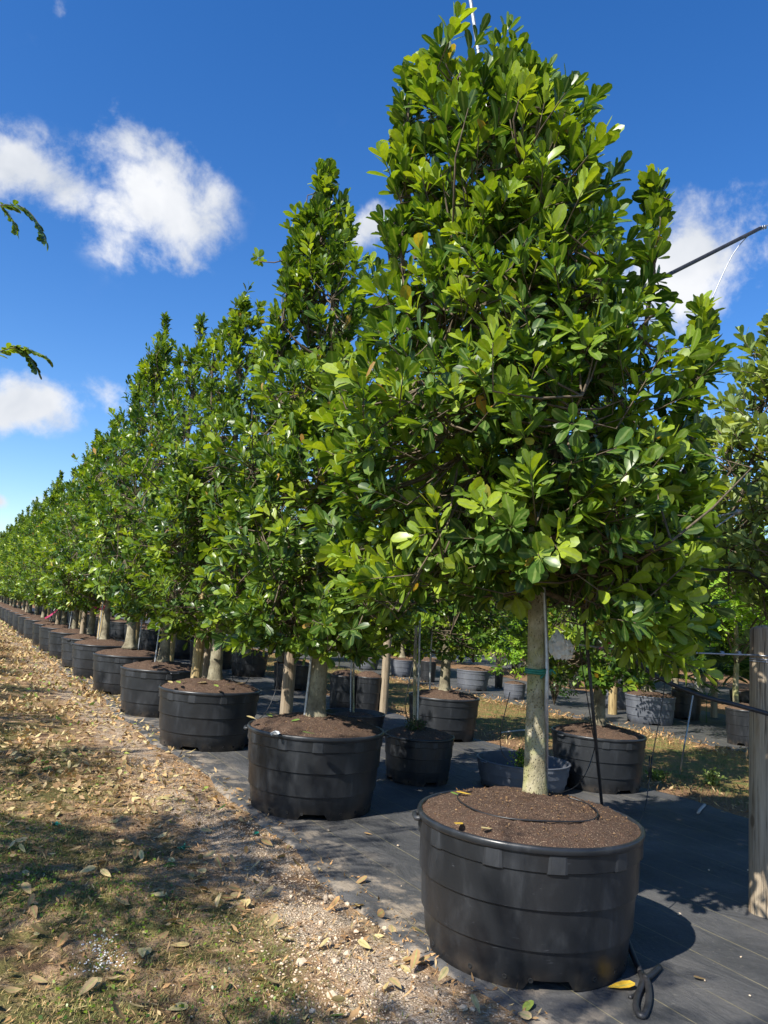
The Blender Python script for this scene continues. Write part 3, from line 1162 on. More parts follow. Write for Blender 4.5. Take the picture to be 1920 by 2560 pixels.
DROOP = [(D(px, py, dp) - [T1[0], T1[1], 0], nrm(RIGHT * dx + FWD * df + [0, 0, dz])) for px, py, dp, dx, df, dz in (
    (1700, 1640, 3.6, .8, -.3, -.25), (1760, 1680, 3.6, .9, -.2, -.35), (1640, 1600, 3.5, .6, -.5, -.2), (1720, 1570, 3.5, .8, -.3, 0), (1600, 1560, 3.3, .5, -.7, -.1), (1660, 1530, 3.4, .7, -.5, .1), (1745, 1500, 3.6, .9, -.2, .1), (1690, 1600, 3.8, .8, .2, -.3),
    (1740, 1620, 3.9, .9, .1, -.3), (900, 1500, 3.6, -.9, -.2, 0), (1690, 1660, 3.7, .7, 0, -.3), (1620, 1640, 3.6, .5, -.3, -.4), (1750, 1560, 3.7, .9, .1, -.1))]
_rd = np.random.default_rng(77)
for _ in range(60):
    px_, py_, dp_ = _rd.uniform(1500, 1775), _rd.uniform(1180, 1650), _rd.uniform(3.35, 4.15)
    DROOP.append((D(px_, py_, dp_) - [T1[0], T1[1], 0], nrm(RIGHT * _rd.uniform(.3, 1) + FWD * _rd.uniform(-.7, .3) + [0, 0, _rd.uniform(-.1, .6) - .5 * (py_ > 1450)])))
for _ in range(22):
    px_, py_, dp_ = _rd.uniform(850, 1060), _rd.uniform(1250, 1490), _rd.uniform(3.5, 4.0)
    DROOP.append((D(px_, py_, dp_) - [T1[0], T1[1], 0], nrm(-RIGHT * _rd.uniform(.3, 1) + FWD * _rd.uniform(-.5, .3) + [0, 0, _rd.uniform(-.2, .4)])))
o1 = (np.array([2.517, 2.950]) - np.array(T1)) @ RIGHT[:2]
g1 = gen_tree(101, [(z, l - o1, r + o1) for z, l, r in T1P], 1.67, .60, .046, 1250, leaf_len=.106, per=(10, 14), noise_amp=.15, shoots=30, fresh=.3, extra=DROOP,
              spires=[(-.84, .0, 3.9, 4.52, .13), (-.30, .0, 4.0, 4.56, .13), (-.14, -.1, 4.0, 4.48, .12), (.12, .0, 3.8, 4.34, .13), (.50, -.1, 3.4, 3.90, .1), (.80, 0, 2.8, 3.25, .1), (-.84, .0, 3.45, 4.15, .13)], sides=28)
t1 = plant_tree('broadleaf_tree', (*T1, .0), 'tall full broadleaf tree with mottled pale trunk at the open end of the row', 'tree', TG, g1, MT['leaf'], True, 300, bark='bark')
g2 = gen_tree(102, T2P, 1.2, .60, .062, 1050, leaf_len=.102, per=(9, 13), noise_amp=.14, shoots=26, fresh=.28, spires=[(-.27, 0, 4.7, 5.2, .13), (-.42, 0, 4.4, 4.85, .12), (-.1, .1, 4.5, 4.98, .12), (-.50, -.1, 3.5, 4.36, .15)], sides=24)
t2 = plant_tree('broadleaf_tree', (ROW[1][0] - .01, ROW[1][1], 0), 'narrow-topped broadleaf tree, second from the row\'s open end', 'tree', TG, g2, MT['leaf'], True, 300)
g3 = gen_tree(103, T3P, 1.15, .60, .060, 950, leaf_len=.100, per=(9, 13), noise_amp=.14, shoots=28, fresh=.28, spires=[(-.08, 0, 4.5, 4.95, .13), (-.38, .1, 4.1, 4.55, .12), (.2, 0, 4.1, 4.5, .12)], sides=20)
t3 = plant_tree('broadleaf_tree', (ROW[2][0] + .05, ROW[2][1] + .03, 0), 'broadleaf tree in the third pot from the row\'s open end', 'tree', TG, g3, MT['leaf'], True, 300)
VP = [T4P, [(1.2, .5, .5), (1.5, .9, .9), (2.0, 1.0, 1.0), (2.7, .92, .95), (3.2, .66, .62), (3.55, .36, .32), (4.0, .26, .22), (4.5, .20, .16), (4.8, .1, .06)],
      [(1.2, .5, .5), (1.5, .9, .85), (2.0, 1.0, .95), (2.7, .9, 1.0), (3.3, .62, .85), (3.9, .5, .36), (4.3, .4, .1), (4.7, .3, -.1), (4.85, .2, -.1)]]
variants = []
for k in range(3):
    gk = gen_tree(110 + k, VP[k], 1.2, .60, .06, 820, leaf_len=.108, per=(9, 12), noise_amp=.2, shoots=30, fresh=.27, spires=[((.05, .02, -.2)[k], 0, 4.4, 5.15, .12), ((-.25, .3, .3)[k], .1, (4.0, 3.3, 3.5)[k], (4.6, 3.9, 4.2)[k], .12)], sides=14, wood_sides=4)
    lab = '%s broadleaf tree from the open end of the near row' % ORD[3 + k]
    x, y = ROW[3 + k]
    v = plant_tree('broadleaf_tree', (x, y, 0), lab, 'tree', TG, gk, MT['leaf'], False, 0, rz=k * 1.3)
    variants.append(v)
variants[0].scale = (1, 1, 1.05)
variants[1].scale = (1, 1, 1.19)
variants[2].scale = (1, 1, 1.13)
remember(None)
hts = {6: 1.01, 7: 1.02, 8: .93, 9: .95, 10: 1.0}
for i in range(6, len(ROW)):
    x, y = ROW[i]
    lab = '%s broadleaf tree from the open end of the near row' % ORD[i] if i < 10 else 'small distant broadleaf tree far along the near row'
    copy_tree(variants[i % 3], (x, y, 0), lab, TG, rz=i * 2.1, scale=(1.0, 1.0, hts.get(i, .93 + .12 * ((i * 37) % 10) / 10)))

# ================================================================ POSTS, POLES, TIES
def post_mesh(h, r, seed, sides=28):
    rr = np.random.default_rng(seed)
    zz = np.r_[-.05, np.linspace(0, h - .012, 9), h - .004, h]
    P = np.c_[rr.normal(0, .0025, len(zz)).cumsum() * .4, rr.normal(0, .0025, len(zz)).cumsum() * .4, zz]
    R = r * np.r_[np.linspace(1.03, .97, 10), .96, .90]
    V, Fc = tube(P, R, sides)
    a = np.arctan2(V[:, 1], V[:, 0])
    k = 1 + .012 * np.sin(3 * a + seed) + .008 * np.sin(7 * a + 2 * seed)
    V[:, 0] *= k
    V[:, 1] *= k
    me = MB().add(V, Fc).mesh('wooden_post')
    for p in me.polygons:
        if len(p.vertices) > 4:
            p.use_smooth = False
    return me


def post(loc, h, r, seed, label, mat='wood_tan', group='wooden support posts', lean=(0, 0)):
    me = post_mesh(h, r, seed)
    me.materials.append(MT[mat])
    ob = link('wooden_post', me, None, None, loc)
    ob.rotation_euler = (lean[0], lean[1], seed * .7)
    return tag(ob, label, 'post', group)


PF = G(1911, 2287)                      # weathered post standing on the cloth
RP = .078
post((PF[0], PF[1], 0), 1.545, RP, 5, 'thick weathered grey post wound with wire, standing alone on black cloth', 'wood_grey')
p2 = G(716, 1795, .0)
post((2.69, 6.41, 0), 1.62, .055, 2, 'rounded wooden post behind the second pot from the row\'s open end', 'wood_grey')  # darker wood picked to stand in for the shadow on this post
post((2.55, 8.78, 0), 1.70, .062, 3, 'tan wooden post behind the third pot from the row\'s open end')
post((2.72, 8.98, 0), 1.62, .055, 13, 'darker wooden post tucked behind the tan post and third pot', 'wood_grey')
post((2.85, 11.2, 0), 1.6, .055, 4, 'wooden post behind the fourth pot from the row\'s open end')
post((2.62, 15.7, 0), 1.6, .06, 6, 'wooden post with a pink ribbon behind the sixth pot of the row')
for k, i in enumerate((4, 6, 7, 8, 10, 12, 14)):
    x, y = ROW[i]
    post((x + .22 * (-1) ** k * .6 + .1, y + .8, 0), 1.5 + .1 * (k % 3), .055, 20 + k, 'slim wooden post standing among the distant trunks of the near row', ('wood_tan', 'wood_grey')[k % 2])
g_p = G(1531, 1787)
post((g_p[0], g_p[1], 0), 1.16 * .98, .075, 31, 'short tan round-topped post on the far cloth near the grey pot', 'wood_tan')
g_q = G(957, 1786)
post((g_q[0], g_q[1], 0), 1.35, .062, 32, 'slim post between the rows, next to a low wide pot', 'wood_grey')
g_q2 = G(1785, 1795)
post((g_q2[0], g_q2[1], 0), .95, .06, 33, 'dark stump-like post on the far cloth by the palms', 'wood_grey')


def pole(pts, r, label, mat='metal', name='support_pole', cat='pole', group='metal support poles', sides=10, n=10):
    me = MB().add(*tube(spline(pts, n) if len(pts) > 2 else np.array(pts), r, sides)).mesh(name)
    me.materials.append(MT[mat])
    P0 = np.array(pts[0], float)
    me.transform(Matrix.Translation(-Vector(P0)))
    return tag(link(name, me, None, None, P0), label, cat, group)


b0 = G(1366, 1975, .62)
pole([(b0[0] + .0, b0[1] + .0, .55), D(1366, 1780, 3.92), D(1364, 1560, 3.92), D(1330, 1100, 3.92), D(1262, 560, 3.92), D(1196, 130, 3.92), D(1170, -40, 3.92)], .0105,
     'tall galvanised pole beside the mottled trunk, rising above the treetop')
b1 = np.array([ROW[1][0] - .10, ROW[1][1] + .02, .55])
pole([b1, b1 + [.02, .0, .8], b1 + [.0, .02, 2.4]], .0105, 'galvanised pole beside the trunk in the second pot')
for i in (3, 4, 5, 6, 7, 8, 9):
    x, y = ROW[i]
    q = np.array([x + .12 * (-1) ** i, y - .05, .55])
    pole([q, q + [.03, .03, 1.0], q + [.02 * (-1) ** i, 0, 2.2]], .0095, 'galvanised pole beside the trunk in the %s pot of the near row' % ORD[i])


def strip(path, width, nrm_hint, twist=0.0, thick=.0015):
    P = np.asarray(path, float)
    n = len(P)
    T = nrm(np.gradient(P, axis=0))
    V, Fc = [], []
    for i in range(n):
        s_ = np.cross(T[i], nrm_hint)
        s_ /= np.linalg.norm(s_) + 1e-9
        k_ = np.cross(s_, T[i])
        a_ = twist * i / (n - 1)
        s2 = math.cos(a_) * s_ + math.sin(a_) * k_
        n2 = np.cross(s2, T[i])
        for q in (-1, 1):
            V.append(P[i] + s2 * width * .5 * q + n2 * thick * .5)
        for q in (1, -1):
            V.append(P[i] + s2 * width * .5 * q - n2 * thick * .5)
    for i in range(n - 1):
        for j in range(4):
            k = (j + 1) % 4
            Fc.append((i * 4 + j, i * 4 + k, (i + 1) * 4 + k, (i + 1) * 4 + j))
    Fc += [(3, 2, 1, 0), tuple((n - 1) * 4 + q for q in range(4))]
    return V, Fc


# green tape round the near trunk and its pole
tie = MB()
tc = np.array([T1[0] - .004, T1[1] - .004, 1.245])
pc = D(1365, 1682, 3.92)
ax = pc - tc
ax[2] = 0
al = np.linalg.norm(ax)
ax /= al
side = np.array([-ax[1], ax[0], 0])
ring = [tc + .066 * (math.cos(t) * ax + math.sin(t) * side) for t in np.linspace(.9, 2 * math.pi - .9, 20)]
ring = ring + [pc + ax * .013 - side * .013 + [0, 0, .004], pc + ax * .016 + side * .010]
ring.append(ring[0])
for dz in (0, .012):
    tie.add(*tube(np.array(ring) + [0, 0, dz], .0055, 6, flat=1.5))
kn = pc - FWD * .016
tie.add(*tube(spline([kn + [0, 0, 0], kn + RIGHT * .025 + [0, 0, .015], kn + RIGHT * .045 - [0, 0, .002]], 5), [.006] * 10 + [.003], 6))
tie.add(*tube(spline([kn, kn - RIGHT * .02 - [0, 0, .016], kn - RIGHT * .03 - [0, 0, .03]], 5), [.006] * 10 + [.003], 6))
me = tie.mesh('tree_tie')
me.materials.append(MT['green_tie'])
tag(link('tree_tie', me), 'green plastic tape tied round the mottled trunk and its pole', 'tie')


def ribbon(pts, w, label, tw=2.5):
    P = spline(pts, 8)
    me = MB().add(*strip(P, w, np.array([0.2, -1, .1]), tw)).mesh('pink_ribbon', smooth=False)
    me.materials.append(MT['pink'])
    return tag(link('pink_ribbon', me), label, 'ribbon', 'pink marker ribbons')


ribbon([D(1533, 1545, 3.7), D(1540, 1575, 3.7), D(1534, 1600, 3.7), D(1515, 1612, 3.7), D(1497, 1622, 3.7)], .016, 'pink ribbon hanging from the lowest branches above the dark pot', 1.2)
ribbon([D(232, 1512, 14.6), D(246, 1523, 14.6), D(262, 1517, 14.6), D(280, 1500, 14.6)], .045, 'pink ribbon strung between trunk and post at the sixth pot', .8)
ribbon([D(112, 1546, 20), D(128, 1537, 20), D(147, 1521, 20)], .04, 'pink ribbon pulled tight low among far trunks of the row', .5)
ribbon([D(98, 1488, 19), D(88, 1492, 19), D(86, 1516, 19)], .05, 'pink ribbon dangling from a far crown of the row', 1.0)


def cable(pts, r, label, mat='wire', name='guy_cable', group='guy cables', sides=7, n=8):
    return pole(pts, r, label, mat, name, 'cable', group, sides, n)


K1 = D(1902, 570, 4.55)
pole([D(1480, 785, 3.95), D(1575, 735, 4.05), D(1740, 652, 4.3), K1], .0125, 'black rubber-sleeved guy cable slanting up from the tall tree into the sky', 'rubber', 'guy_cable', 'cable', 'guy cables')
cable([K1, D(1990, 540, 4.8), (5.36, 2.95, 4.55)], .004, 'bare steel end of the sleeved guy cable leading off to the grey-green tree')
kb = MB()
for t in range(3):
    c_ = K1 + (D(1925, 565, 4.6) - K1) * (.25 * t)
    kb.add(*tube([c_ + .012 * np.array([math.cos(a), .3 * math.cos(a), math.sin(a)]) for a in np.linspace(0, 6.3, 12)], .0035, 5))
me = kb.mesh('cable_clamp')
me.materials.append(MT['wire'])
tag(link('cable_clamp', me), 'small coiled wire clamp at the upper end of the sleeved cable', 'clamp')
cable([K1, D(1870, 590, 4.5), D(1830, 640, 4.5), D(1785, 735, 4.5), D(1735, 850, 4.5), D(1692, 945, 4.5)], .0032, 'loose frayed wire end dangling from the sleeved cable against the sky', n=6)
cable([D(1660, 1120, 7.5), D(1735, 1105, 7.6), D(1860, 1088, 7.9)], .008, 'thin dark cable crossing the sky gap beside the bare tree', 'tube')
cb = [D(1560, 1345, 3.9), D(1705, 1312, 4.4), D(1845, 1280, 4.8), D(1935, 1266, 5.05), (5.38, 2.98, 2.15)]
cable(cb, .0055, 'steel cable with rusty clamps running out to the grey-green tree')
cable([D(1790, 1318, 4.75), D(1815, 1300, 4.78), D(1843, 1281, 4.79)], .0045, 'short loose steel tail under the rusty cable clamp')
for (px, py, dp, lab) in ((1846, 1280, 4.8, 'rusty clamp on the steel cable, nearer the tall tree'), (1917, 1269, 5.0, 'rusty clamp on the steel cable, nearer the grey-green tree')):
    c_ = D(px, py, dp)
    cl = MB()
    for s_ in (-1, 1):
        cl.add(*tube(np.array([c_ + RIGHT * .008 * s_ - [0, 0, .016], c_ + RIGHT * .008 * s_ + [0, 0, .018]]), .006, 8))
    cl.add(*tube(np.array([c_ - RIGHT * .018 - [0, 0, .004], c_ + RIGHT * .018 + [0, 0, .002]]), .012, 8))
    me = cl.mesh('cable_clamp')
    me.materials.append(MT['clamp'])
    tag(link('cable_clamp', me), lab, 'clamp', 'cable clamps')
cable([D(1600, 1428, 4.1), D(1700, 1424, 4.5), D(1850, 1426, 4.9), D(1885, 1440, 4.95), D(1925, 1475, 5.0), D(1975, 1540, 5.0)], .009, 'black tube bending down below the grey-green branches', 'tube', n=7)
PT = np.array([PF[0], PF[1], 0])
zc_ = D(1885, 1637, 4.45)[2]
att = PT - RIGHT * RP * .9 - FWD * .03
cable([D(1448, 1612, 4.05), D(1560, 1625, 4.15), D(1700, 1631, 4.28), [att[0], att[1], zc_]], .0045, 'steel cable from the white bag to the weathered post')
wr = MB()
for dz, ph in ((0, 0), (-.022, .3), (-.034, .9)):
    tt = np.linspace(ph, ph + 2 * math.pi, 28)
    wr.add(*tube(np.c_[PT[0] + (RP + .001) * np.cos(tt), PT[1] + (RP + .001) * np.sin(tt), zc_ + dz - .03 * np.clip((tt - ph - 3.5) / 3, 0, 1) * (ph > .5)], .004, 6))
me = wr.mesh('wire_wrap')
me.materials.append(MT['wire'])
tag(link('wire_wrap', me), 'steel wire wound round the top of the weathered post', 'wire')
for (px, lab) in ((1805, 'bright cable knot beside the weathered post, further from it'), (1847, 'rusty cable knot beside the weathered post, closer to it')):
    c_ = D(px, 1634, 4.28 + (px - 1700) / 1000)
    cl = MB()
    for t in range(3):
        q = c_ + RIGHT * (.006 * (t - 1))
        cl.add(*tube([q + .011 * (math.cos(a) * FWD + math.sin(a) * np.array([0, 0, 1])) for a in np.linspace(0, 6.3, 10)], .0045, 5))
    me = cl.mesh('cable_clamp')
    me.materials.append(MT['wire' if px < 1820 else 'clamp'])
    tag(link('cable_clamp', me), lab, 'clamp', 'cable clamps')
pole([D(1588, 1650, 4.55), D(1640, 1690, 4.48), D(1740, 1735, 4.38), D(1840, 1762, 4.30), D(1925, 1786, 4.24), D(2000, 1812, 4.18)], .0125,
     'thick black irrigation hose sagging across in front of the weathered post', 'rubber', 'irrigation_hose', 'hose', None)
pole([D(1663, 1705, 4.44), D(1652, 1780, 4.42), D(1633, 1880, 4.40), D(1622, 1960, 4.38), D(1612, 2020, 4.32), D(1592, 2062, 4.15), D(1560, 2066, 4.0)], .0028,
     'thin black drip line hanging from the hose down behind the first pot', 'tube', 'drip_line', 'tube', 'thin drip lines')
dv = MB()
for s_ in (-.006, .006):
    dv.add(*tube(np.array([D(1627, 1890, 4.39) + RIGHT * s_, D(1625, 1945, 4.385) + RIGHT * s_]), .004, 6))
me = dv.mesh('drip_emitter')
me.materials.append(MT['tube'])
tag(link('drip_emitter', me), 'black clip emitter on the hanging drip line', 'emitter')
pole([D(1733, 1735, 6.3), D(1722, 1800, 6.2), D(1708, 1880, 6.05), G(1700, 1935)], .006, 'thin pale rod leaning over the sunlit grass lane', 'metal', 'thin_rod', 'rod', None)
pole([D(1448, 1440, 4.05), D(1470, 1640, 4.1), D(1492, 1880, 4.2), G(1518, 2150)], .009, 'black flat strap slanting down from the crown behind the first pot', 'rubber', 'anchor_strap', 'strap', None)
pole([D(1436, 1490, 4.1), D(1452, 1640, 4.2), D(1480, 1820, 4.3), D(1484, 1880, 4.4), D(1440, 1965, 4.5), G(1375, 1985)], .0028, 'thin black drip line looping beside the anchor strap', 'tube', 'drip_line', 'tube', 'thin drip lines')
pole([D(1275, 1730, 4.6), D(1252, 1830, 4.6), D(1255, 1880, 4.7), D(1275, 1905, 4.9)], .0026, 'thin black drip line dropping into the low empty grey pot', 'tube', 'drip_line', 'tube', 'thin drip lines')
pole([D(1045, 1560, 5.6), D(1028, 1680, 5.6), D(1013, 1760, 5.6), D(1022, 1810, 5.7)], .003, 'thin black drip line dropping to the small weedy pot', 'tube', 'drip_line', 'tube', 'thin drip lines')
pole([D(582, 1600, 9.2), D(582, 1700, 9.2)], .004, 'straight drip line dropping to the soil of the third pot', 'tube', 'drip_line', 'tube', 'thin drip lines')
pole([D(632, 1600, 9.0), D(630, 1660, 9.0), D(620, 1700, 9.0), D(605, 1708, 8.9)], .004, 'curved drip line dropping to the soil of the third pot', 'tube', 'drip_line', 'tube', 'thin drip lines')
pole([D(694, 1640, 7.5), D(690, 1720, 7.5), D(668, 1775, 7.4), D(645, 1800, 7.3)], .0035, 'curved drip line hanging behind the second pot', 'tube', 'drip_line', 'tube', 'thin drip lines')

# drip ring lying on the near pot's soil
def on_soil(px, py):
    P = np.array([2.517, 2.950])
    z = .62
    for _ in range(6):
        g = G(px, py, z)
        q = min(1, np.linalg.norm(g[:2] - P) / .504)
        z = .586 + .082 * (1 - q ** 2.2)
    g[2] = z + .008
    return g


pole([on_soil(*p) for p in ((1180, 1982), (1152, 1988), (1144, 2000), (1165, 2018), (1210, 2035), (1280, 2045), (1370, 2052), (1440, 2057), (1480, 2054), (1494, 2042), (1488, 2028), (1460, 2010), (1420, 1998))], .0038,
     'black drip ring lying on the bare soil of the first pot', 'tube', 'drip_ring', 'tube', None, 7, 7)

# crumpled white bag
rb = np.random.default_rng(5)
import bmesh
bm = bmesh.new()
bmesh.ops.create_icosphere(bm, subdivisions=4, radius=1)
for v in bm.verts:
    p = np.array(v.co)
    n_ = .16 * math.sin(5 * p[0] + 3 * p[2] + 1) + .13 * math.sin(9 * p[1] - 6 * p[2]) + .12 * math.sin(13 * p[0] + 4 * p[1]) + .10 * math.sin(11 * p[2] - 7 * p[0] + 2) + .10 * abs(math.sin(17 * p[1] + 9 * p[0])) - .12 * abs(math.sin(14 * p[2] + 8 * p[0] + 1))
    tap = 1.0 - .55 * max(0, p[0]) ** 1.2
    v.co = Vector((p[0] * .085 * (1 + .3 * n_), p[1] * .055 * (1 + n_) * tap, (p[2] * .080 * (1 + n_)) * tap - .02 * p[0]))
me = bpy.data.meshes.new('plastic_bag')
bm.to_mesh(me)
bm.free()
me.materials.append(MT['white_bag'])
me.polygons.foreach_set('use_smooth', [False] * len(me.polygons))
ob = link('plastic_bag', me, None, None, D(1405, 1618, 4.05))
ob.rotation_euler = (0, 0, -YAW)
ob.scale = (.8, .8, .8)
tag(ob, 'crumpled white plastic bag tied to a cable behind the mottled trunk', 'bag')

# rubber-sleeved tie lying on the cloth
rt = MB()
A = [G(1560, 2330, .10), G(1575, 2370, .05), G(1602, 2432, .022)]
rt.add(*tube(spline(A, 8), .013, 10))
lp = [G(1602, 2432, .022), G(1608, 2455, .022), G(1594, 2490, .02), G(1590, 2518, .02), G(1600, 2538, .02), G(1612, 2535, .02), G(1622, 2500, .022), G(1620, 2462, .026), G(1612, 2440, .035)]
rt.add(*tube(spline(lp, 6), .0135, 10))
rt.add(*tube(spline([G(1612, 2446, .035), G(1625, 2440, .03), G(1649, 2418, .022)], 6), .013, 10))
rt.add(*tube(spline([G(1606, 2438, .03), G(1600, 2462, .018), G(1590, 2485, .014), G(1574, 2494, .014)], 6), .008, 8))
me = rt.mesh('rubber_tie')
me.materials.append(MT['rubber'])
tag(link('rubber_tie', me), 'black rubber-sleeved tree tie with an open loop lying on the cloth', 'tree tie')

# ================================================================ OTHER POTS AND PLANTS
def pot_px(x0, x1, base_y, label, name='nursery_pot', grey=False, soil=True, zs=None, rim_y=None, detail=False, group='pots in the rows behind', cz=None, rz=.4):
    cx = (x0 + x1) / 2
    f = G(cx, base_y)
    back = unit(np.array([f[0], f[1], 0]))
    dep = f @ FWD + .45
    sc = (x1 - x0) / F_PX * dep / (2 * POT_R)
    c = f + back * .4588 * sc
    hz = 1.0
    if rim_y is not None:                      # height from the near rim edge
        e = c - back * .52 * sc
        d = ray(cx, rim_y)
        hgt = CAM_H + d[2] * (np.linalg.norm(e[:2]) / np.linalg.norm(d[:2]))
        hz = hgt / (POT_H * sc)
    r_ = make_pot(name, (c[0], c[1], .010), label, group, SOILS[int(cx) % 4] if soil else None, detail, rz, sc, MT['pot_grey'] if grey else None, hz)
    return r_, c, sc, sc * hz


BG = 'black pots of the second row'
rB1, cB1, sB1, zB1 = pot_px(1380, 1602, 1986, 'tall black pot in leaf shade, across the cloth behind the first pot', detail=True, rim_y=1848, group=BG)
rB2, cB2, sB2, zB2 = pot_px(1017, 1190, 1857, 'flared black pot heaped with bark chips at the grass edge', rim_y=1750, group=BG)
pot_px(820, 890, 1782, 'black pot behind the low wide pot, left of its twin', rim_y=1692, group=BG)
pot_px(882, 950, 1786, 'black pot behind the low wide pot, against the slim post', rim_y=1695, group=BG)
pot_px(681, 777, 1728, 'black pot of the second row seen behind the second tree trunk', rim_y=1664, group=BG)
pot_px(575, 665, 1694, 'black pot of the second row with sticks in its soil, behind the third pot', rim_y=1636, group=BG)
rS, cS, sS, zS = pot_px(958, 1124, 1968, 'small plain black pot with weeds, standing between the two rows', rim_y=1852, detail=True, group='small pots between the rows')
rE, cE, sE, zE = pot_px(1193, 1416, 1992, 'low faded grey pot, nearly empty, with weeds, behind the mottled trunk', grey=True, soil=False, rim_y=1922, detail=True, group='small pots between the rows')
rL, cL, sL, zL = pot_px(806, 957, 1845, 'low wide black pot with a sunken mound of soil and a thin staked stem', soil=False, rim_y=1793, group='small pots between the rows')
CG = 'grey pots of the far rows'
far = [(975, 1030, 1693, 1652, 'faded pot with a mounded top and one pale stem', True), (1049, 1088, 1707, 1655, 'dark pot half hidden by metal poles', False),
       (1140, 1220, 1729, 1678, 'grey pot under a bright leafy shrub', True), (1236, 1256, 1722, 1680, 'narrow dark pot between two leafy shrubs', False),
       (1258, 1312, 1750, 1712, 'grey pot mostly hidden by a trailing shrub', True), (1565, 1683, 1815, 1744, 'wide grey pot with a single pale trunk on the far cloth', True),
       (1680, 1750, 1801, 1732, 'dark ribbed pot holding a fan palm beside the wide grey pot', False), (1502, 1588, 1774, 1722, 'grey pot behind the short tan post', True),
       (1818, 1905, 1868, 1778, 'dark pot with straw on top, partly behind the weathered post', False), (1826, 1880, 1757, 1730, 'small dark pot with a fan palm further along the far cloth', False),
       (887, 945, 1676, 1645, 'grey pot of the far row above the slim post', True), (700, 740, 1668, 1645, 'grey far pot between the second tree\'s post and pole', True), (1420, 1452, 1722, 1672, 'dark far pot beside the anchor strap', False), (1330, 1372, 1712, 1672, 'grey far pot just behind the mottled trunk', True)]
FAR = {}
for x0, x1, by, ry, lab, gr in far:
    FAR[x0] = pot_px(x0, x1, by, lab, grey=gr, rim_y=ry, group=CG, rz=x0 * .01)
for i in range(14):
    make_pot('nursery_pot', (5.35 + .06 * math.sin(i * 2.3), 17.3 + 2.57 * i, .010), 'distant black pot of the second row, far along beneath the crowns', BG, SOILS[i % 4], False, i)

# low-fill soil for the sunken pots
for (c, s_, zz, lab) in ((cE, sE, .10, None), (cL, sL, .30, None)):
    me = soil_mesh(77, .46 * s_, 0, .10 * s_, 14, 40)
    root = rE if c is cE else rL
    k = link('soil', me, None, root)
    k.scale = (1 / s_, 1 / s_, 1 / root.scale[2])
    k.location = (0, 0, .17 if c is cE else .40)


# ---- trees of the second row
def tree_copy(i, loc, label, group, rz, sc):
    return copy_tree(variants[i % 3], loc, label, group, rz, sc)


SG = 'broadleaf trees of the second row'
tree_copy(0, (cB1[0], cB1[1], 0), 'broadleaf tree growing from the tall black pot in leaf shade', SG, 1.0, (.9, .9, .84))
tree_copy(1, (cB2[0], cB2[1], 0), 'broadleaf tree growing from the flared pot heaped with bark chips', SG, 2.0, (.95, .95, .9))
for i, y in enumerate((11.6, 13.3, 15.2) + tuple(17.3 + 2.57 * k for k in range(14))):
    tree_copy(i, (5.4, y, 0), 'broadleaf tree of the second row, hidden behind the near crowns', SG, i * 1.7, (.95, .95, .86))
g0 = gen_tree(131, [(1.5, .4, .4), (1.8, .85, .85), (2.3, 1.2, 1.0), (2.9, 1.2, .9), (3.3, .95, .7), (3.7, .6, .4), (4.0, .3, .15)], 1.5, .0, .06, 1350, leaf_len=.10, per=(8, 12), shoots=34, noise_amp=.2, fresh=.35, sides=14,
              spires=[(-.62, 0, 3.2, 3.75, .12), (-.2, 0, 3.5, 4.1, .14)])
plant_tree('broadleaf_tree', (5.40, 2.98, 0), 'grey-green round-leaved tree reaching in beside the weathered post', 'tree', SG, g0, MT['leaf_grey'], True, 160)
# staked metal poles by the second row trunks
for (px, py0, py1, lab, dz) in ((1507, 1810, 1500, 'metal pole beside the trunk in the tall shaded black pot', 0), (1074, 1722, 1560, 'metal pole left of the trunk in the flared pot', 0), (1112, 1722, 1560, 'metal pole right of the trunk in the flared pot', 0)):
    dp = (cB1 if px > 1300 else cB2) @ FWD
    pole([D(px, py0 + 12, dp), D(px + 3, (py0 + py1) / 2, dp), D(px + 8, py1, dp)], .011, lab)
pole([D(1043, 1830, cS @ FWD), D(1046, 1700, cS @ FWD), D(1050, 1540, cS @ FWD)], .011, 'metal pole standing in the small weedy black pot')
pole([D(876, 1790, cL @ FWD), D(877, 1700, cL @ FWD), D(879, 1640, cL @ FWD)], .009, 'metal pole staking the thin stem in the low wide pot')
pole([D(884, 1792, cL @ FWD), D(884, 1700, cL @ FWD), D(884, 1600, cL @ FWD)], .012, 'thin pale sapling stem in the low wide pot', 'bark', 'sapling_stem', 'sapling', None)
pole([D(1036, 1832, cS @ FWD), D(1037, 1700, cS @ FWD), D(1040, 1560, cS @ FWD)], .016, 'thin pale sapling stem in the small weedy pot', 'bark', 'sapling_stem', 'sapling', None)


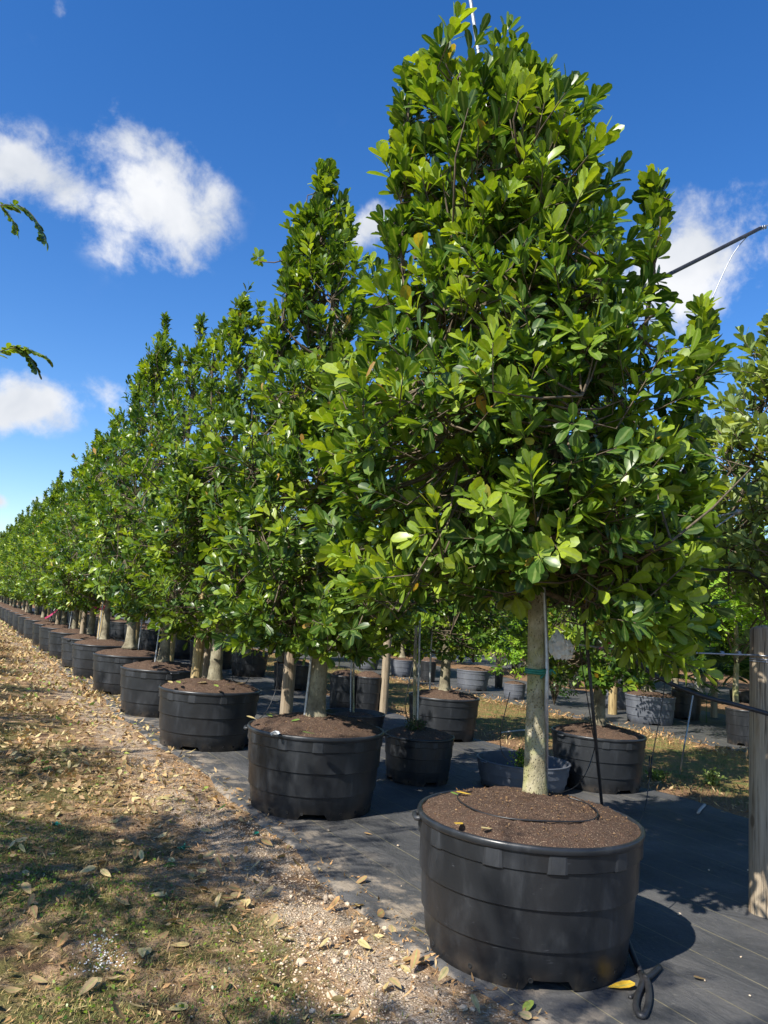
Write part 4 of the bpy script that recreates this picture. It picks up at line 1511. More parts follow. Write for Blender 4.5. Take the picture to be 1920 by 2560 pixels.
def gen_shrub(seed, n_twig, R, h, leaf=.055, per=(7, 10)):
    r = np.random.default_rng(seed)
    th, ph = r.uniform(0, 6.28, n_twig), np.arccos(r.uniform(-.9, 1, n_twig))
    rho = r.uniform(0, 1, n_twig) ** .45
    o_ = np.c_[np.sin(ph) * np.cos(th), np.sin(ph) * np.sin(th), np.cos(ph)]
    lump = 1 + .25 * np.sin(3 * th + seed) * np.sin(2 * ph)
    tip = o_ * np.array([R, R, h * .5]) * (rho * lump)[:, None] + [0, 0, h * .55]
    d = nrm(o_ + [0, 0, .5] + r.normal(0, .3, (n_twig, 3)))
    w = MB()
    for i in range(n_twig):
        if i % 7 == 0:
            w.add(*tube(np.array([[0, 0, .02], tip[i] * [.3, .3, .5], tip[i]]), [.008, .004, .002], 3, cap=False))
        else:
            k_ = 7 * (i // 7)
            w.add(*tube(np.array([tip[k_] * [.6, .6, .8], tip[i]]), [.003, .002], 3, cap=False))
    n_l = r.integers(per[0], per[1] + 1, n_twig)
    idx = np.repeat(np.arange(n_twig), n_l)
    pi_ = np.concatenate([np.arange(q) for q in n_l])
    fr = pi_ / n_l[idx]
    D_ = d[idx]
    u = nrm(np.cross(D_, [[0.3, 0.2, 1.0]]))
    wv = np.cross(D_, u)
    a = pi_ * 2.4 + idx
    rad = np.cos(a)[:, None] * u + np.sin(a)[:, None] * wv
    sp = np.radians(70 - 40 * fr)
    ld = D_ * np.cos(sp)[:, None] + rad * np.sin(sp)[:, None]
    L = dict(pos=tip[idx] - D_ * (.16 * (1 - fr))[:, None], dir=ld, nor=D_ + [0, 0, .4], size=leaf * r.uniform(.7, 1.1, len(idx)), tone=np.clip(r.beta(2, 2, n_twig)[idx] + .25 * (fr - .5), 0, 1), curl=r.normal(-.1, .1, len(idx)), wide=np.full(len(idx), 1.1))
    return w, L


def shrub(name, loc, label, cat, group, seed, n, R, h, leaf, mat):
    w, L = gen_shrub(seed, n, R, h, leaf)
    root = empty(name, loc, label, cat, group)
    me = w.mesh('stem')
    me.materials.append(MT['twig'])
    tag(link('stem', me, None, root), kind='stuff')
    tag(link('foliage', leaves_mesh('foliage', L, LO, MT[mat]), None, root), kind='stuff')
    return root


c = FAR[1140][1]
shrub('leafy_shrub', (c[0], c[1], .55), 'bright green leafy shrub spilling over a grey pot', 'shrub', 'potted shrubs', 3, 220, .62, .95, .085, 'leaf_bright')
c = FAR[1258][1]
shrub('leafy_shrub', (c[0], c[1], .35), 'trailing leafy shrub behind the mottled trunk', 'shrub', 'potted shrubs', 4, 240, .62, 1.25, .085, 'leaf_bright')
c = G(1385, 1765)
shrub('leafy_shrub', (c[0], c[1], .0), 'dark leafy shrub between the mottled trunk and anchor strap', 'shrub', 'potted shrubs', 5, 240, .55, 1.3, .07, 'leaf_dark')
shrub('pot_weed', (cE[0] - .02, cE[1], .13), 'small pale green weed growing in the low grey pot', 'weed', None, 6, 60, .13, .26, .028, 'leaf_bright')
shrub('pot_weed', (cE[0] - .26, cE[1] - .1, .13), 'tiny weed tuft at the edge of the low grey pot', 'weed', None, 16, 16, .06, .12, .024, 'leaf_bright')
shrub('pot_weed', (cS[0] - .05, cS[1], .50 * zS / .9), 'dark bushy weed growing in the small black pot', 'weed', None, 7, 90, .14, .22, .025, 'leaf_dark')
for (px, py, lab, h) in ((1645, 1950, 'small pale thistle-like weed in the shaded grass lane', .12), (1780, 1962, 'feathery weed at the edge of the grass lane', .16)):
    c = G(px, py)
    shrub('lane_weed', (c[0], c[1], 0), lab, 'weed', None, int(px), 30, .12, h, .05, 'leaf_grey')


# ---- feathery (pinnate) trees
def frond(base, tip, droop, n_pair, leaf, r, curve_up=(0, 0, 1)):
    P = [base + (tip - base) * t + np.array([0, 0, -droop * t * t]) for t in np.linspace(0, 1, n_pair + 2)]
    return np.array(P)


def pinnate_leaves(paths, leaf, r):
    pos, dr, no, sz, tn = [], [], [], [], []
    for P in paths:
        T = nrm(np.gradient(P, axis=0))
        side = nrm(np.cross(T, [[0, 0, 1.0]]) + 1e-6)
        up = np.cross(side, T)
        t0 = r.beta(2, 2)
        for k in range(1, len(P)):
            for s_ in (-1, 1):
                pos.append(P[k])
                dr.append(side[k] * s_ * .85 + T[k] * .5 - up[k] * .15 + r.normal(0, .08, 3))
                no.append(up[k] + r.normal(0, .25, 3))
                sz.append(leaf * r.uniform(.8, 1.1))
                tn.append(np.clip(t0 + r.normal(0, .1), 0, 1))
    n = len(pos)
    return dict(pos=np.array(pos), dir=np.array(dr), nor=np.array(no), size=np.array(sz), tone=np.array(tn), curl=r.normal(-.1, .1, n), wide=np.full(n, .95))


def pinnate_tree(name, loc, label, cat, group, seed, H, zb, R, n, leaf, flen, mat, trunk_r=.05, extra=None):
    r = np.random.default_rng(seed)
    root = empty(name, loc, label, cat, group)
    w = MB()
    zt = np.linspace(0, H * .9, 10)
    tp = np.c_[np.cumsum(r.normal(0, .02, 10)), np.cumsum(r.normal(0, .02, 10)), zt]
    w.add(*tube(tp, np.linspace(trunk_r, .008, 10), 12))
    th, ph = r.uniform(0, 6.28, n), np.arccos(r.uniform(-.7, 1, n))
    rho = r.uniform(0, 1, n) ** .5
    o_ = np.c_[np.sin(ph) * np.cos(th), np.sin(ph) * np.sin(th), np.cos(ph)]
    lump = 1 + .22 * np.sin(2 * th + seed) + .2 * np.sin(3 * th + 4 * ph + seed)
    c0 = np.array([0, 0, (H + zb) / 2])
    B = c0 + o_ * np.array([R, R, (H - zb) / 2]) * (rho * lump * .85)[:, None]
    dirs = nrm(o_ * [1, 1, .4] + [0, 0, .25] + r.normal(0, .3, (n, 3)))
    paths = [frond(B[i], B[i] + dirs[i] * flen * r.uniform(.8, 1.2), flen * .35, 8, leaf, r) for i in range(n)]
    lb = MB()
    nodes = [tp[i] for i in range(3, 10)]
    for i in range(22):
        t = r.uniform(.3, .95)
        b = np.array([np.interp(t * H * .9, zt, tp[:, 0]), np.interp(t * H * .9, zt, tp[:, 1]), t * H * .9])
        e = B[r.integers(0, n)]
        pth = spline([b, (b + e) / 2 + [0, 0, .1], e], 5)
        lb.add(*tube(pth, np.linspace(trunk_r * .4, .005, len(pth)), 5, cap=False))
        nodes += list(pth[2:])
    NP = np.array(nodes)
    for i in range(n):
        q = NP[np.argmin(((NP - B[i]) ** 2).sum(1))]
        lb.add(*tube(np.array([q, (q + B[i]) / 2, B[i], paths[i][-1]]), [.005, .004, .003, .0015], 3, cap=False))
    me = w.mesh('trunk')
    me.materials.append(MT['bark'])
    link('trunk', me, None, root)
    me = lb.mesh('branchwork')
    me.materials.append(MT['twig'])
    tag(link('branchwork', me, None, root), kind='stuff')
    tag(link('crown', leaves_mesh('crown', pinnate_leaves(paths, leaf, r), LO, MT[mat]), None, root), kind='stuff')
    if extra is not None:                    # single fronds reaching far out of the crown
        for pts, nn, lf in extra:
            P = spline(np.array(pts) - np.array(loc), nn)
            fb = MB().add(*tube(P, np.linspace(.005, .0015, len(P)), 5))
            me = fb.mesh('frond')
            me.materials.append(MT['twig'])
            fo = link('frond', me, None, root)
            k0 = max(2, len(P) // 3)
            fl = link('leaflets', leaves_mesh('leaflets', pinnate_leaves([P[k0:]], lf * .85, r), HI, MT['leaf']), None, fo)  # brighter leaf material than the crown's, standing in for backlight
    return root


bt = G(1840, 1722)
bt = D(1845, 1690, 11.5)
ptop = D(1830, 1225, 11.5)[2]
pinnate_tree('feathery_tree', (bt[0], bt[1], 0), 'bright feathery-leaved tree standing behind the weathered post', 'tree', 'feathery trees beyond the grass lane', 41, ptop, .75, 1.75, 900, .085, .42, 'leaf_bright', .05)
bt2 = D(1620, 1690, 13.5)
pinnate_tree('feathery_tree', (bt2[0], bt2[1], 0), 'feathery-leaved tree behind the short tan post and wide grey pot', 'tree', 'feathery trees beyond the grass lane', 42, 3.6, .9, 1.6, 700, .085, .42, 'leaf_bright', .05)
# shade trees on the other side of the path; only two sprigs reach into the picture
sp1 = [((-.9, 3.75, 3.0), D(-60, 505, 4.4), D(10, 500, 4.4), D(60, 525, 4.4), D(95, 562, 4.4), D(113, 602, 4.4))]
SH = 'feathery shade trees across the path'
ex = [([(-1.1, 3.8, 3.2), D(-70, 520, 4.4), D(5, 512, 4.4), D(60, 520, 4.4), D(97, 560, 4.4), D(115, 603, 4.4)], 8, .085),
      ([D(-60, 520, 4.4), D(-5, 512, 4.4), D(20, 535, 4.4), D(38, 560, 4.4), D(42, 582, 4.4)], 7, .06),
      ([(-1.1, 3.8, 2.6), D(-80, 905, 4.5), D(0, 878, 4.5), D(45, 868, 4.5), D(85, 878, 4.5), D(118, 893, 4.5)], 8, .085),
      ([D(-60, 900, 4.5), D(20, 872, 4.5), D(55, 876, 4.5), D(80, 900, 4.5), D(93, 925, 4.5)], 8, .085)]
sA = pinnate_tree('feathery_tree', (-2.15, 3.7, 0), 'feathery tree across the path whose leaf sprigs hang into view', 'tree', SH, 51, 4.5, 1.7, 1.55, 390, .068, .36, 'leaf_dark', .07, extra=ex)
sB = pinnate_tree('feathery_tree', (-1.95, 1.0, 0), 'feathery shade tree across the path, shading the first pot', 'tree', SH, 52, 4.4, 1.9, 1.30, 250, .06, .36, 'leaf_dark', .07)
remember(None)
for i, y in enumerate((6.5, 8.9, 11.6, 14.2, 17.0, 19.8, 22.8, 26.0, 29.5, 33.0, 37.0)):
    copy_tree(sB, (-2.35 - .2 * (i % 2), y, 0), 'feathery shade tree across the path, further along', SH, i * 1.3, (.9, .9, .92))


# ---- fan palms
def fan_palm(loc, label, seed, h, n=9, R=.5):
    r = np.random.default_rng(seed)
    root = empty('fan_palm', loc, label, 'palm', 'potted fan palms')
    st = MB()
    for i in range(n):
        t = i * 2.4 + r.uniform(-.3, .3)
        el = r.uniform(.2, 1.2)
        d = np.array([math.cos(t) * math.cos(el), math.sin(t) * math.cos(el), math.sin(el)])
        e = np.array([0, 0, h * .35]) + d * R * r.uniform(.8, 1.15)
        fm = MB()
        fm.add(*tube(np.array([[0, 0, 0], [0, 0, h * .3], e]), [.007, .005, .004], 5))
        u = nrm(np.cross(d, [0, 0, 1.0]))
        up = np.cross(u, d)
        k = 15
        Ls = dict(pos=np.repeat([e], k, 0), dir=np.array([d * math.cos(a) + u * math.sin(a) + up * .1 for a in np.linspace(-1.75, 1.75, k)]), nor=np.repeat([up], k, 0) + r.normal(0, .15, (k, 3)),
                  size=R * .75 * r.uniform(.85, 1.05, k), tone=r.uniform(.2, .9, k), curl=np.full(k, -.35), wide=np.full(k, .28))
        me = fm.mesh('stalk')
        me.materials.append(MT['far_green'])
        so = link('stalk', me, None, root)
        link('fan', leaves_mesh('fan', Ls, HI, MT['leaf_dark']), None, so)
    return root


for x0, sd, hh, lab in ((1680, 3, 1.2, 'dark fan palm in the ribbed pot beside the wide grey pot'), (1826, 4, 1.1, 'dark fan palm in the small pot by the weathered post')):
    c = FAR[x0][1]
    fan_palm((c[0], c[1], .5), lab, sd, hh, 10, .75)
fan_palm((11.5, 9.0, .0), 'fan palm standing on the far cloth behind the grey pots', 9, 1.4, 11, .8)
fan_palm((12.5, 12.5, .0), 'fan palm further back among the far pots', 10, 1.4, 11, .8)

# trees in two of the grey pots
c = FAR[1565][1]
copy_tree(variants[2], (c[0], c[1], 0), 'tree with a single pale trunk in the wide grey pot', SG, .8, (.85, .85, .80))
c = FAR[975][1]
copy_tree(variants[0], (c[0], c[1], 0), 'tree with a slim pale trunk in the faded mounded pot', SG, 2.8, (.75, .75, .78))

# ---- trees further back
gk = gen_tree(140, [(.7, .6, .6), (1.2, 1.1, 1.1), (2.0, 1.35, 1.35), (2.8, 1.2, 1.2), (3.4, .9, .9), (3.9, .4, .4)], .7, .0, .06, 620, leaf_len=.15, per=(7, 10), shoots=20, noise_amp=.2, fresh=.4, sides=8, wood_sides=4)
bkA = plant_tree('bushy_tree', (14.2, 6.4, 0), 'bushy tree in the rows beyond the far cloth', 'tree', 'bushy trees in the far rows', gk, MT['leaf_bright'], False)
gk = gen_tree(141, [(.5, .6, .6), (1.0, 1.1, 1.1), (1.8, 1.3, 1.3), (2.6, 1.1, 1.1), (3.2, .8, .8), (3.6, .3, .3)], .5, .0, .06, 560, leaf_len=.15, per=(7, 10), shoots=20, noise_amp=.2, fresh=.3, sides=8, wood_sides=4)
bkB = plant_tree('bushy_tree', (15.0, 9.2, 0), 'bushy tree in the rows beyond the far cloth', 'tree', 'bushy trees in the far rows', gk, MT['leaf'], False)
remember(None)
rr_ = np.random.default_rng(9)
spots = [(14.3, 12.0), (15.5, 15.0), (14.0, 18.0), (13.5, 21.5), (12.0, 24.5), (15.0, 25.0), (18.5, 8.5), (19.0, 11.5), (19.0, 15.0), (19.5, 18.5), (18.0, 21.5), (11.5, 29.0), (16.0, 30.0), (20.0, 26.0), (12.5, 34.0), (17.0, 36.0), (9.7, 20.5), (9.8, 26.0), (9.6, 32.0), (10.2, 17.0), (18.0, 5.6)]
for i, (x, y) in enumerate(spots):
    copy_tree((bkA, bkB)[i % 2], (x, y, 0), 'bushy tree in the rows beyond the far cloth', 'bushy trees in the far rows', i * 1.9, (1.1, 1.1, .95 + .2 * rr_.uniform()))

# bare grey tree showing through the gap on the right
bb = MB()
rb = np.random.default_rng(12)


def branch(p, d, ln, r0, lev):
    e = p + d * ln
    bb.add(*tube(np.array([p, (p + e) / 2 + rb.normal(0, .03 * ln, 3), e]), [r0, r0 * .8, r0 * .6], 4, cap=False))
    if lev == 0:
        return
    for _ in range(4 if lev > 1 else 5):
        d2 = unit(d + rb.normal(0, .42, 3) + [0, 0, .12])
        branch(p + d * ln * rb.uniform(.45, 1), d2, ln * rb.uniform(.55, .8), r0 * .55, lev - 1)


branch(np.array([0, 0, 0.0]), np.array([0, 0, 1.0]), 2.6, .07, 5)
me = bb.mesh('bare_tree')
me.materials.append(MT['bare'])
bt3 = D(1745, 1600, 17.0)
ob = link('bare_tree', me, None, None, (bt3[0], bt3[1], 0))
ob.scale = (.9, .9, .95)
tag(ob, 'leafless grey tree showing through the gap beside the tall tree', 'tree')

# far woodland closing the view
rw = np.random.default_rng(21)
nw = 26000
t_ = rw.uniform(0, 1, nw)
ax_ = np.r_[np.linspace(22, 30, 50), np.linspace(30, 2, 50)]
ay_ = np.r_[np.linspace(-6, 45, 50), np.linspace(45, 95, 50)]
wx = np.interp(t_, np.linspace(0, 1, 100), ax_) + rw.normal(0, 1.2, nw)
wy = np.interp(t_, np.linspace(0, 1, 100), ay_) + rw.normal(0, 1.2, nw)
top = 3.6 + .8 * np.sin(t_ * 60) + .6 * np.sin(t_ * 143 + 1) + t_ * 1.2
wz = rw.uniform(0, 1, nw) ** .8 * top
L = dict(pos=np.c_[wx, wy, wz], dir=rw.normal(0, 1, (nw, 3)) + [0, 0, .3], nor=rw.normal(0, .6, (nw, 3)) + [0, 0, 1], size=rw.uniform(.3, .55, nw), tone=np.clip(.4 + .3 * np.sin(t_ * 90) + rw.normal(0, .15, nw), 0, 1), curl=rw.normal(0, .2, nw), wide=np.full(nw, 1.3))
me = leaves_mesh('far_wood', L, LO, MT['leaf_dark'])
tag(link('far_wood', me), 'dense dark green belt of trees closing the view behind the nursery', 'woodland', kind='stuff')

# ================================================================ GROUND LITTER
rl = np.random.default_rng(31)


def patch(x, y):
    return .5 + .25 * np.sin(2.3 * x + 1.1 * y) + .25 * np.sin(3.7 * y - 1.9 * x + 2) * np.cos(5.1 * x + .7 * y)


def litter(n, x0, x1, y0, y1, size, dens=None):
    x, y = rl.uniform(x0, x1, n), rl.uniform(y0, y1, n)
    if dens is not None:
        k = rl.uniform(0, 1, n) < dens(x, y)
        x, y = x[k], y[k]
    n = len(x)
    yaw = rl.uniform(0, 6.28, n)
    q_ = rl.uniform(0, 1, n)
    tone = np.where(q_ < .05, rl.uniform(.92, 1, n), np.where(q_ < .20, rl.uniform(.82, .90, n), np.clip(rl.beta(1.7, 1.6, n) * .82, 0, .8)))
    return dict(pos=np.c_[x, y, ground_z(x, y) + rl.uniform(.006, .022, n)], dir=np.c_[np.cos(yaw), np.sin(yaw), rl.normal(.06, .30, n)], nor=np.c_[rl.normal(0, .55, n), rl.normal(0, .55, n), np.ones(n)],
                size=rl.uniform(*size, n), tone=tone, curl=rl.normal(.15, .40, n), wide=rl.uniform(.75, 1.25, n))


def cat_L(*Ls):
    return {k: np.concatenate([l[k] for l in Ls]) for k in Ls[0]}


nearL = litter(150, .05, 2.15, 2.35, 4.7, (.06, .095))
midL = litter(6000, .1, 2.25, 4.5, 11.0, (.035, .08), lambda x, y: np.clip((y - 4.6) / 2.2, .06, 1) * np.clip(patch(x * 1.6, y * 1.3) * 1.9 - .2, .12, 1) * np.clip(.45 + (2.0 - x), .25, 1))
farL = litter(11000, .2, 2.4, 10.5, 27.0, (.045, .09), lambda x, y: np.clip(patch(x * 1.3, y) * 1.8 - .15, .2, 1))
endL = litter(6000, .2, 2.4, 27, 60, (.08, .14))
allL = cat_L(nearL, midL)
dist = np.linalg.norm(allL['pos'] - CAM, axis=1)
order = np.argsort(-(allL['size'] / dist))
# keep only what the frame shows
def in_frame(P):
    v = P - CAM
    x, y, z = v @ _ex, v @ _eu, v @ _f0
    px, py = 960 + F_PX * x / z, 1280 - F_PX * y / z
    return (z > 0) & (px > 5) & (px < 1915) & (py > 5) & (py < 2555)


vis = in_frame(allL['pos'])
order = [i for i in order if vis[i]]
single = order[:270]
LP = []
for t in (.1, .25, .4, .5, .6, .7, .8, .88, .95, 1.0):
    for c_ in (-.2, .12, .42):
        Lq = dict(pos=np.zeros((1, 3)), dir=np.array([[0, 1.0, 0]]), nor=np.array([[0, 0, 1.0]]), size=np.ones(1), tone=np.array([t]), curl=np.array([c_]), wide=np.ones(1))
        LP.append((t, c_, leaves_mesh('fallen_leaf', Lq, HI, MT['litter'])))


def leaf_word(t):
    return 'dark brown' if t < .3 else 'tan' if t < .6 else 'yellowish' if t < .84 else 'orange-brown' if t < .915 else 'green'


for i in single:
    t, c_ = allL['tone'][i], allL['curl'][i]
    me = min(LP, key=lambda q: abs(q[0] - t) + .5 * abs(q[1] - c_))
    ob = bpy.data.objects.new('fallen_leaf', me[2])
    COL.objects.link(ob)
    ob.matrix_world = mats_from(allL, i)
    zone = 'lying loose on the bare sandy path' if allL['pos'][i][1] < 4.6 else 'in the thick leaf litter along the path'
    tag(ob, 'curled %s fallen leaf %s' % (leaf_word(me[0]), zone), 'leaf', 'fallen leaves on the path')
rest = np.ones(len(allL['pos']), bool)
rest[single] = False
me = leaves_mesh('leaf_litter', cat_L(sub(allL, rest), farL, endL), LO, MT['litter'])
tag(link('leaf_litter', me), 'dry yellow and brown leaf litter covering the path', 'leaf litter', kind='stuff')


def one_leaf(p, yaw, size, tone, curl, label, tilt=(0, 0)):
    me = min(LP, key=lambda q: abs(q[0] - tone) + .5 * abs(q[1] - curl))[2]
    ob = bpy.data.objects.new('fallen_leaf', me)
    COL.objects.link(ob)
    if 'yellow leaf' in label:
        ob.material_slots[0].link = 'OBJECT'
        ob.material_slots[0].material = MT['yellow_leaf']
    ob.location = [float(v) for v in p]
    ob.rotation_euler = (tilt[0], tilt[1], yaw)
    ob.scale = (size,) * 3
    tag(ob, label, 'leaf', 'single fallen leaves')


one_leaf(G(1518, 2468, .016), -1.9, .125, .75, .12, 'bright yellow leaf lying at the foot of the first pot beside the rubber tie')
one_leaf(on_soil(1180, 1990), 1.2, .08, .75, .12, 'yellow leaf lying on the soil of the first pot')
one_leaf(on_soil(1148, 1992), .4, .05, 1.0, .12, 'small green leaf by the drip ring on the first pot\'s soil')
one_leaf(on_soil(1155, 2070), 2.2, .08, .75, .12, 'pale yellow leaf at the front rim of the first pot')
one_leaf(on_soil(1230, 2088), 1.6, .06, .7, .12, 'small tan leaf on the soil near the first pot\'s front rim')
s2 = np.array([ROW[1][0], ROW[1][1], .66])
one_leaf(G(788, 1834, .64), 1.3, .09, 1.0, .12, 'green leaf on the soil near the second pot\'s front rim')
for k, (px, py) in enumerate(((680, 1792), (699, 1786), (718, 1792), (727, 1803), (640, 1797))):
    one_leaf(G(px, py, .655), k * 1.7, .09, (.95, .75, .95, 1.0, .55)[k], .12, 'pale green leaf on the soil behind the second trunk\'s post')
for k, (px, py) in enumerate(((450, 1708), (468, 1703), (492, 1706), (545, 1717), (580, 1712), (590, 1708), (430, 1708))):
    one_leaf(G(px, py, .66), k * 2.1, .10, (.95, .95, .75, .95, .5, .45, .6)[k], .12, 'fallen leaf scattered on the soil of the third pot')
one_leaf(G(1766, 2448, .016), 1.0, .055, .25, .12, 'small brown leaf lying alone on the open cloth')
one_leaf(G(932, 2086, .016), 1.0, .06, .88, .12, 'orange leaf on the cloth between the first and second pots')

# ---- small dry fragments
dbr = litter(16000, -.1, 2.2, 2.3, 7.5, (.010, .042), lambda x, y: np.clip(1.3 - patch(x * 2.1 + 1, y * 1.7), .15, 1))
dbr['wide'] *= rl.uniform(.15, .8, len(dbr['wide']))
dbr['tone'] = np.where(rl.uniform(0, 1, len(dbr['wide'])) < .3, .87, np.clip(rl.beta(1.3, 2.4, len(dbr['wide'])) * .7, 0, .8))
dbr['pos'][:, 2] -= .005
tag(link('dry_fragments', leaves_mesh('dry_fragments', dbr, LO, MT['litter'])), 'fine dry straw and leaf fragments scattered over the path', 'debris', kind='stuff')
# ---- gravel and stones
def stone_mesh(seed):
    r = np.random.default_rng(seed)
    b_ = bmesh.new()
    bmesh.ops.create_icosphere(b_, subdivisions=1, radius=1)
    for v in b_.verts:
        v.co = Vector([v.co[k] * (1, .8, .62)[k] * r.uniform(.72, 1.15) for k in range(3)])
    me_ = bpy.data.meshes.new('stone')
    b_.to_mesh(me_)
    b_.free()
    return me_


ST = [stone_mesh(i) for i in range(6)]
for s_ in ST:
    s_.materials.append(MT['limestone'])
n = 60
k = 0
for i in range(400):
    px, py = rl.uniform(700, 1330), rl.uniform(2080, 2550)
    p = G(px, py)
    if not (1.15 < p[0] < 2.02) or (np.linalg.norm(p[:2] - [2.517, 2.95]) < .55):
        continue
    s_ = rl.uniform(.010, .017) if k > 9 else rl.uniform(.018, .028)
    ob = bpy.data.objects.new('stone', ST[k % 6])
    COL.objects.link(ob)
    ob.location = (p[0], p[1], float(ground_z(p[0], p[1])) + s_ * .35)
    ob.rotation_euler = (rl.uniform(-.4, .4), rl.uniform(-.4, .4), rl.uniform(0, 6.28))
    ob.scale = (s_,) * 3
    tag(ob, ('larger pale limestone lump on the sandy strip by the first pot' if k <= 9 else 'small pale limestone pebble on the sandy strip beside the cloth'), 'stone', 'limestone pebbles')
    k += 1
    if k >= n:
        break


def gravel(name, n, xf, y0, y1, size, mat, label):
    r = np.random.default_rng(n)
    base = np.array([v.co[:] for v in ST[0].vertices])
    fc = np.array([p.vertices[:] for p in ST[0].polygons])
    y = y0 + (y1 - y0) * r.uniform(0, 1, n) ** 1.5
    x = xf(r, n, y)
    s_ = r.uniform(*size, n) * r.uniform(.5, 1, n)
    a = r.uniform(0, 6.28, n)
    sc = np.c_[s_ * r.uniform(.7, 1.3, n), s_ * r.uniform(.7, 1.3, n), s_ * r.uniform(.7, 1.1, n)]
    V = base[None] * sc[:, None]
    Vx = V[..., 0] * np.cos(a)[:, None] - V[..., 1] * np.sin(a)[:, None] + x[:, None]
    Vy = V[..., 0] * np.sin(a)[:, None] + V[..., 1] * np.cos(a)[:, None] + y[:, None]
    Vz = V[..., 2] + (ground_z(x, y) + s_ * .25)[:, None]
    T = (fc[None] + (np.arange(n) * len(base))[:, None, None]).reshape(-1, 3)
    me_ = np_mesh(name, np.stack([Vx, Vy, Vz], -1).reshape(-1, 3), np.zeros((0, 4), int), T, smooth=False)
    me_.materials.append(MT[mat])
    return tag(link(name, me_), label, 'gravel', kind='stuff')


gravel('gravel', 6500, lambda r, n, y: np.clip(1.74 + .2 * np.sin(1.7 * y) + r.normal(0, .17, n) * r.choice([.5, 1.0, 2.2], n), .3, 2.12), 2.3, 7.5, (.0025, .0095), 'limestone', 'fine pale limestone gravel along the edge of the cloth')
pw = G(252, 2390)
gravel('white_granules', 150, lambda r, n, y: pw[0] + r.normal(0, .05, n), pw[1] - .12, pw[1] + .18, (.004, .009), 'white_crumb', 'small spill of white granules on the grassy path')

# ---- grass and low weeds
def grass(name, n, x0, x1, y0, y1, h, tone, dens, label, seed):
    r = np.random.default_rng(seed)
    x, y = r.uniform(x0, x1, n), y0 + (y1 - y0) * r.uniform(0, 1, n) ** 1.35
    k = r.uniform(0, 1, n) < dens(x, y)
    x, y = x[k], y[k]
    n = len(x)
    hh = r.uniform(*h, n)
    a = r.uniform(0, 6.28, n)
    lean = r.uniform(.6, 2.6, n) * hh
    w = .0010 + .0010 * r.uniform(0, 1, n)
    z0 = ground_z(x, y) - .002
    B = np.c_[x, y, z0]
    sd_ = np.c_[-np.sin(a), np.cos(a), 0 * a]
    ld = np.c_[np.cos(a), np.sin(a), 0 * a]
    v0, v1 = B - sd_ * w[:, None], B + sd_ * w[:, None]
    mid = B + ld * (lean * .35)[:, None] + np.c_[0 * a, 0 * a, hh * .65]
    v2, v3 = mid - sd_ * (w * .8)[:, None], mid + sd_ * (w * .8)[:, None]
    v4 = B + ld * lean[:, None] + np.c_[0 * a, 0 * a, hh]
    V = np.stack([v0, v1, v2, v3, v4], 1).reshape(-1, 3)
    o_ = np.arange(n)[:, None] * 5
    Q = o_ + np.array([[0, 1, 3, 2]])
    T = o_ + np.array([[2, 3, 4]])
    t = np.clip(tone(x, y) + r.normal(0, .16, n), 0, 1)
    me_ = np_mesh(name, V, Q, T, {'tone': np.repeat(t, 5)})
    me_.materials.append(MT['grass'])
    return tag(link(name, me_), label, 'grass', kind='stuff')


grass('grass', 120000, -.2, 2.0, 2.3, 8.0, (.006, .020), lambda x, y: np.clip(.92 - .50 * patch(x * 1.3, y * 1.2) , 0, 1), lambda x, y: np.clip((1.75 - x) * 1.1, .03, 1) * np.clip(patch(x * 1.3, y * 1.2) * 1.6 - .25, .05, 1),
      'sparse dry grass growing on the sandy path', 61)
grass('grass', 26000, 6.2, 9.2, 2.5, 18.0, (.03, .08), lambda x, y: np.clip(.55 - .3 * patch(x, y), 0, 1), lambda x, y: np.clip(patch(x, y) * 1.4, .25, 1), 'green grass in the lane between the cloths', 62)
nwd = 11000
x, y = rl.uniform(0, 1.35, nwd), 2.3 + 4.5 * rl.uniform(0, 1, nwd) ** 1.4
k = rl.uniform(0, 1, nwd) < np.clip(patch(x * 1.3, y * 1.2) * 2.2 - .8, 0, 1) * np.clip(1.5 - x, 0, 1)
x, y = x[k], y[k]
yaw = rl.uniform(0, 6.28, len(x))
L = dict(pos=np.c_[x, y, ground_z(x, y) + rl.uniform(.0, .02, len(x))], dir=np.c_[np.cos(yaw), np.sin(yaw), rl.uniform(.1, .8, len(x))], nor=np.c_[rl.normal(0, .4, (len(x), 2)), np.ones(len(x))], size=rl.uniform(.010, .022, len(x)),
         tone=rl.beta(2, 2, len(x)), curl=rl.normal(0, .1, len(x)), wide=np.full(len(x), 1.6))
tag(link('ground_cover', leaves_mesh('ground_cover', L, LO, MT['leaf'])), 'low green clover-like weeds in patches of the path', 'ground cover', kind='stuff')
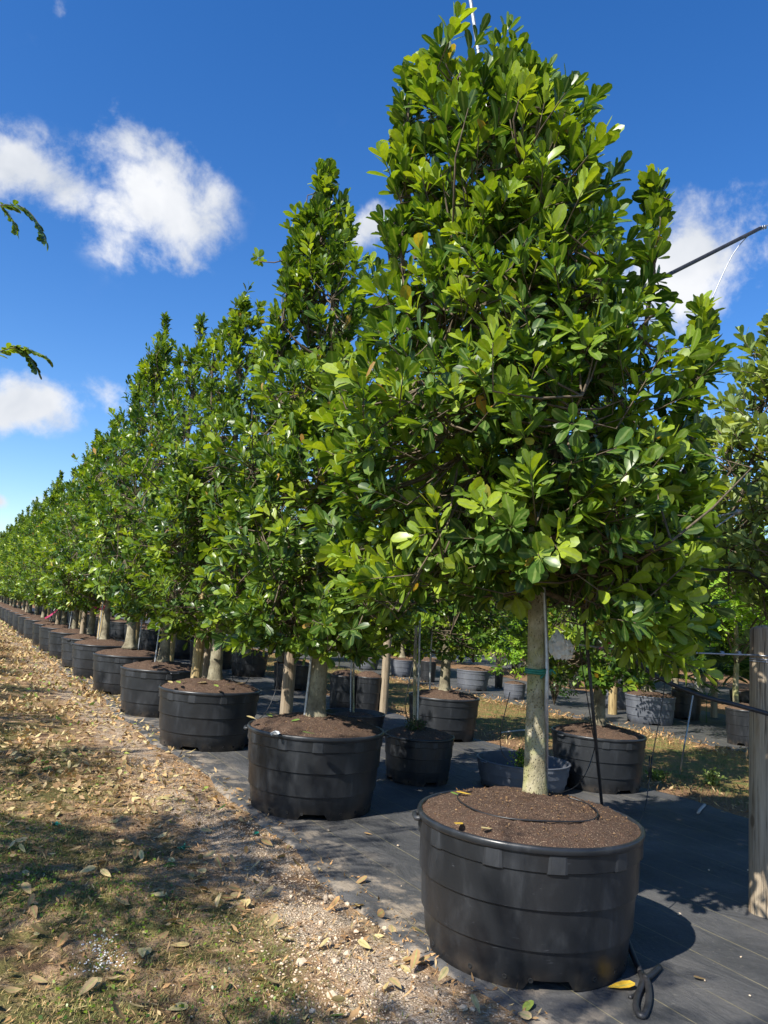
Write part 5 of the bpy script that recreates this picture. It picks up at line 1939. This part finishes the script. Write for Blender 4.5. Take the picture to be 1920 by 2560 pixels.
# bark chips at both edges of the grass lane
L = litter(2600, 5.95, 7.0, 2.5, 16, (.03, .07), lambda x, y: np.clip(1.15 - (x - 5.95), 0.05, 1))
L2 = litter(2200, 8.6, 9.5, 2.5, 16, (.04, .09))
for q in (L, L2):
    q['tone'] = np.clip(q['tone'] * .5 + .05, 0, .5)
    q['wide'] *= .6
L2['tone'] = np.where(rl.uniform(0, 1, len(L2['tone'])) < .5, .88, L2['tone'])
tag(link('bark_chips', leaves_mesh('bark_chips', cat_L(L, L2), LO, MT['litter'])), 'brown bark chips strewn along the edges of the grass lane', 'bark chips', kind='stuff')

# ---- small scraps
def scrap(px, py, sz, mat, label, seed, z=.0, cat='scrap', name='plastic_scrap'):
    r = np.random.default_rng(seed)
    P = G(px, py, z)
    mb_ = MB()
    for q in range(3):
        a0 = r.uniform(0, 6.28)
        pts = [np.array([math.cos(a0) * t * sz, math.sin(a0) * t * sz, .006 + .012 * r.uniform()]) + r.normal(0, sz * .12, 3) * [1, 1, .3] for t in (-.6, -.2, .2, .6)]
        mb_.add(*strip(spline(pts, 5), sz * .35, np.array([.2, .1, 1.0]), r.uniform(-2, 2)))
    me_ = mb_.mesh(name, False)
    me_.materials.append(MT[mat])
    ob_ = link(name, me_, None, None, P)
    return tag(ob_, label, cat)


scrap(462, 2124, .065, 'green_tie', 'torn green tape scrap lying on the open path', 1)
scrap(140, 2064, .05, 'green_tie', 'green tape scrap half buried in leaf litter', 2)
scrap(640, 2087, .045, 'green_tie', 'green tape scrap near the foot of the second pot', 3)
scrap(690, 1838, .06, 'white_bag', 'torn white plastic scrap stuck on the second pot\'s rim', 4, .585)
for k, (px, py, sz) in enumerate(((995, 2120, .010), (1003, 2222, .006), (1698, 2293, .012), (1852, 2400, .006), (1762, 2460, .006), (820, 2082, .013), (1875, 2498, .006), (1772, 2182, .010), (1870, 2181, .008))):
    p = G(px, py)
    ob = bpy.data.objects.new('stone', ST[k % 6])
    COL.objects.link(ob)
    ob.location = (p[0], p[1], .012 + sz * .4)
    ob.scale = (sz,) * 3
    ob.rotation_euler = (0, .2, k)
    tag(ob, 'tiny white pebble lying on the black cloth', 'stone', 'pebbles on the cloth')
pole([G(1745, 2032, .02), G(1752, 2022, .03), G(1762, 2012, .02)], .012, 'short broken pale stick at the edge of the cloth', 'bare', 'broken_stick', 'stick', None)
pole([G(1250, 1832, .02), G(1300, 1826, .03), G(1345, 1824, .02)], .010, 'long dry stick at the edge of the grass lane', 'bare', 'dry_stick', 'stick', None)
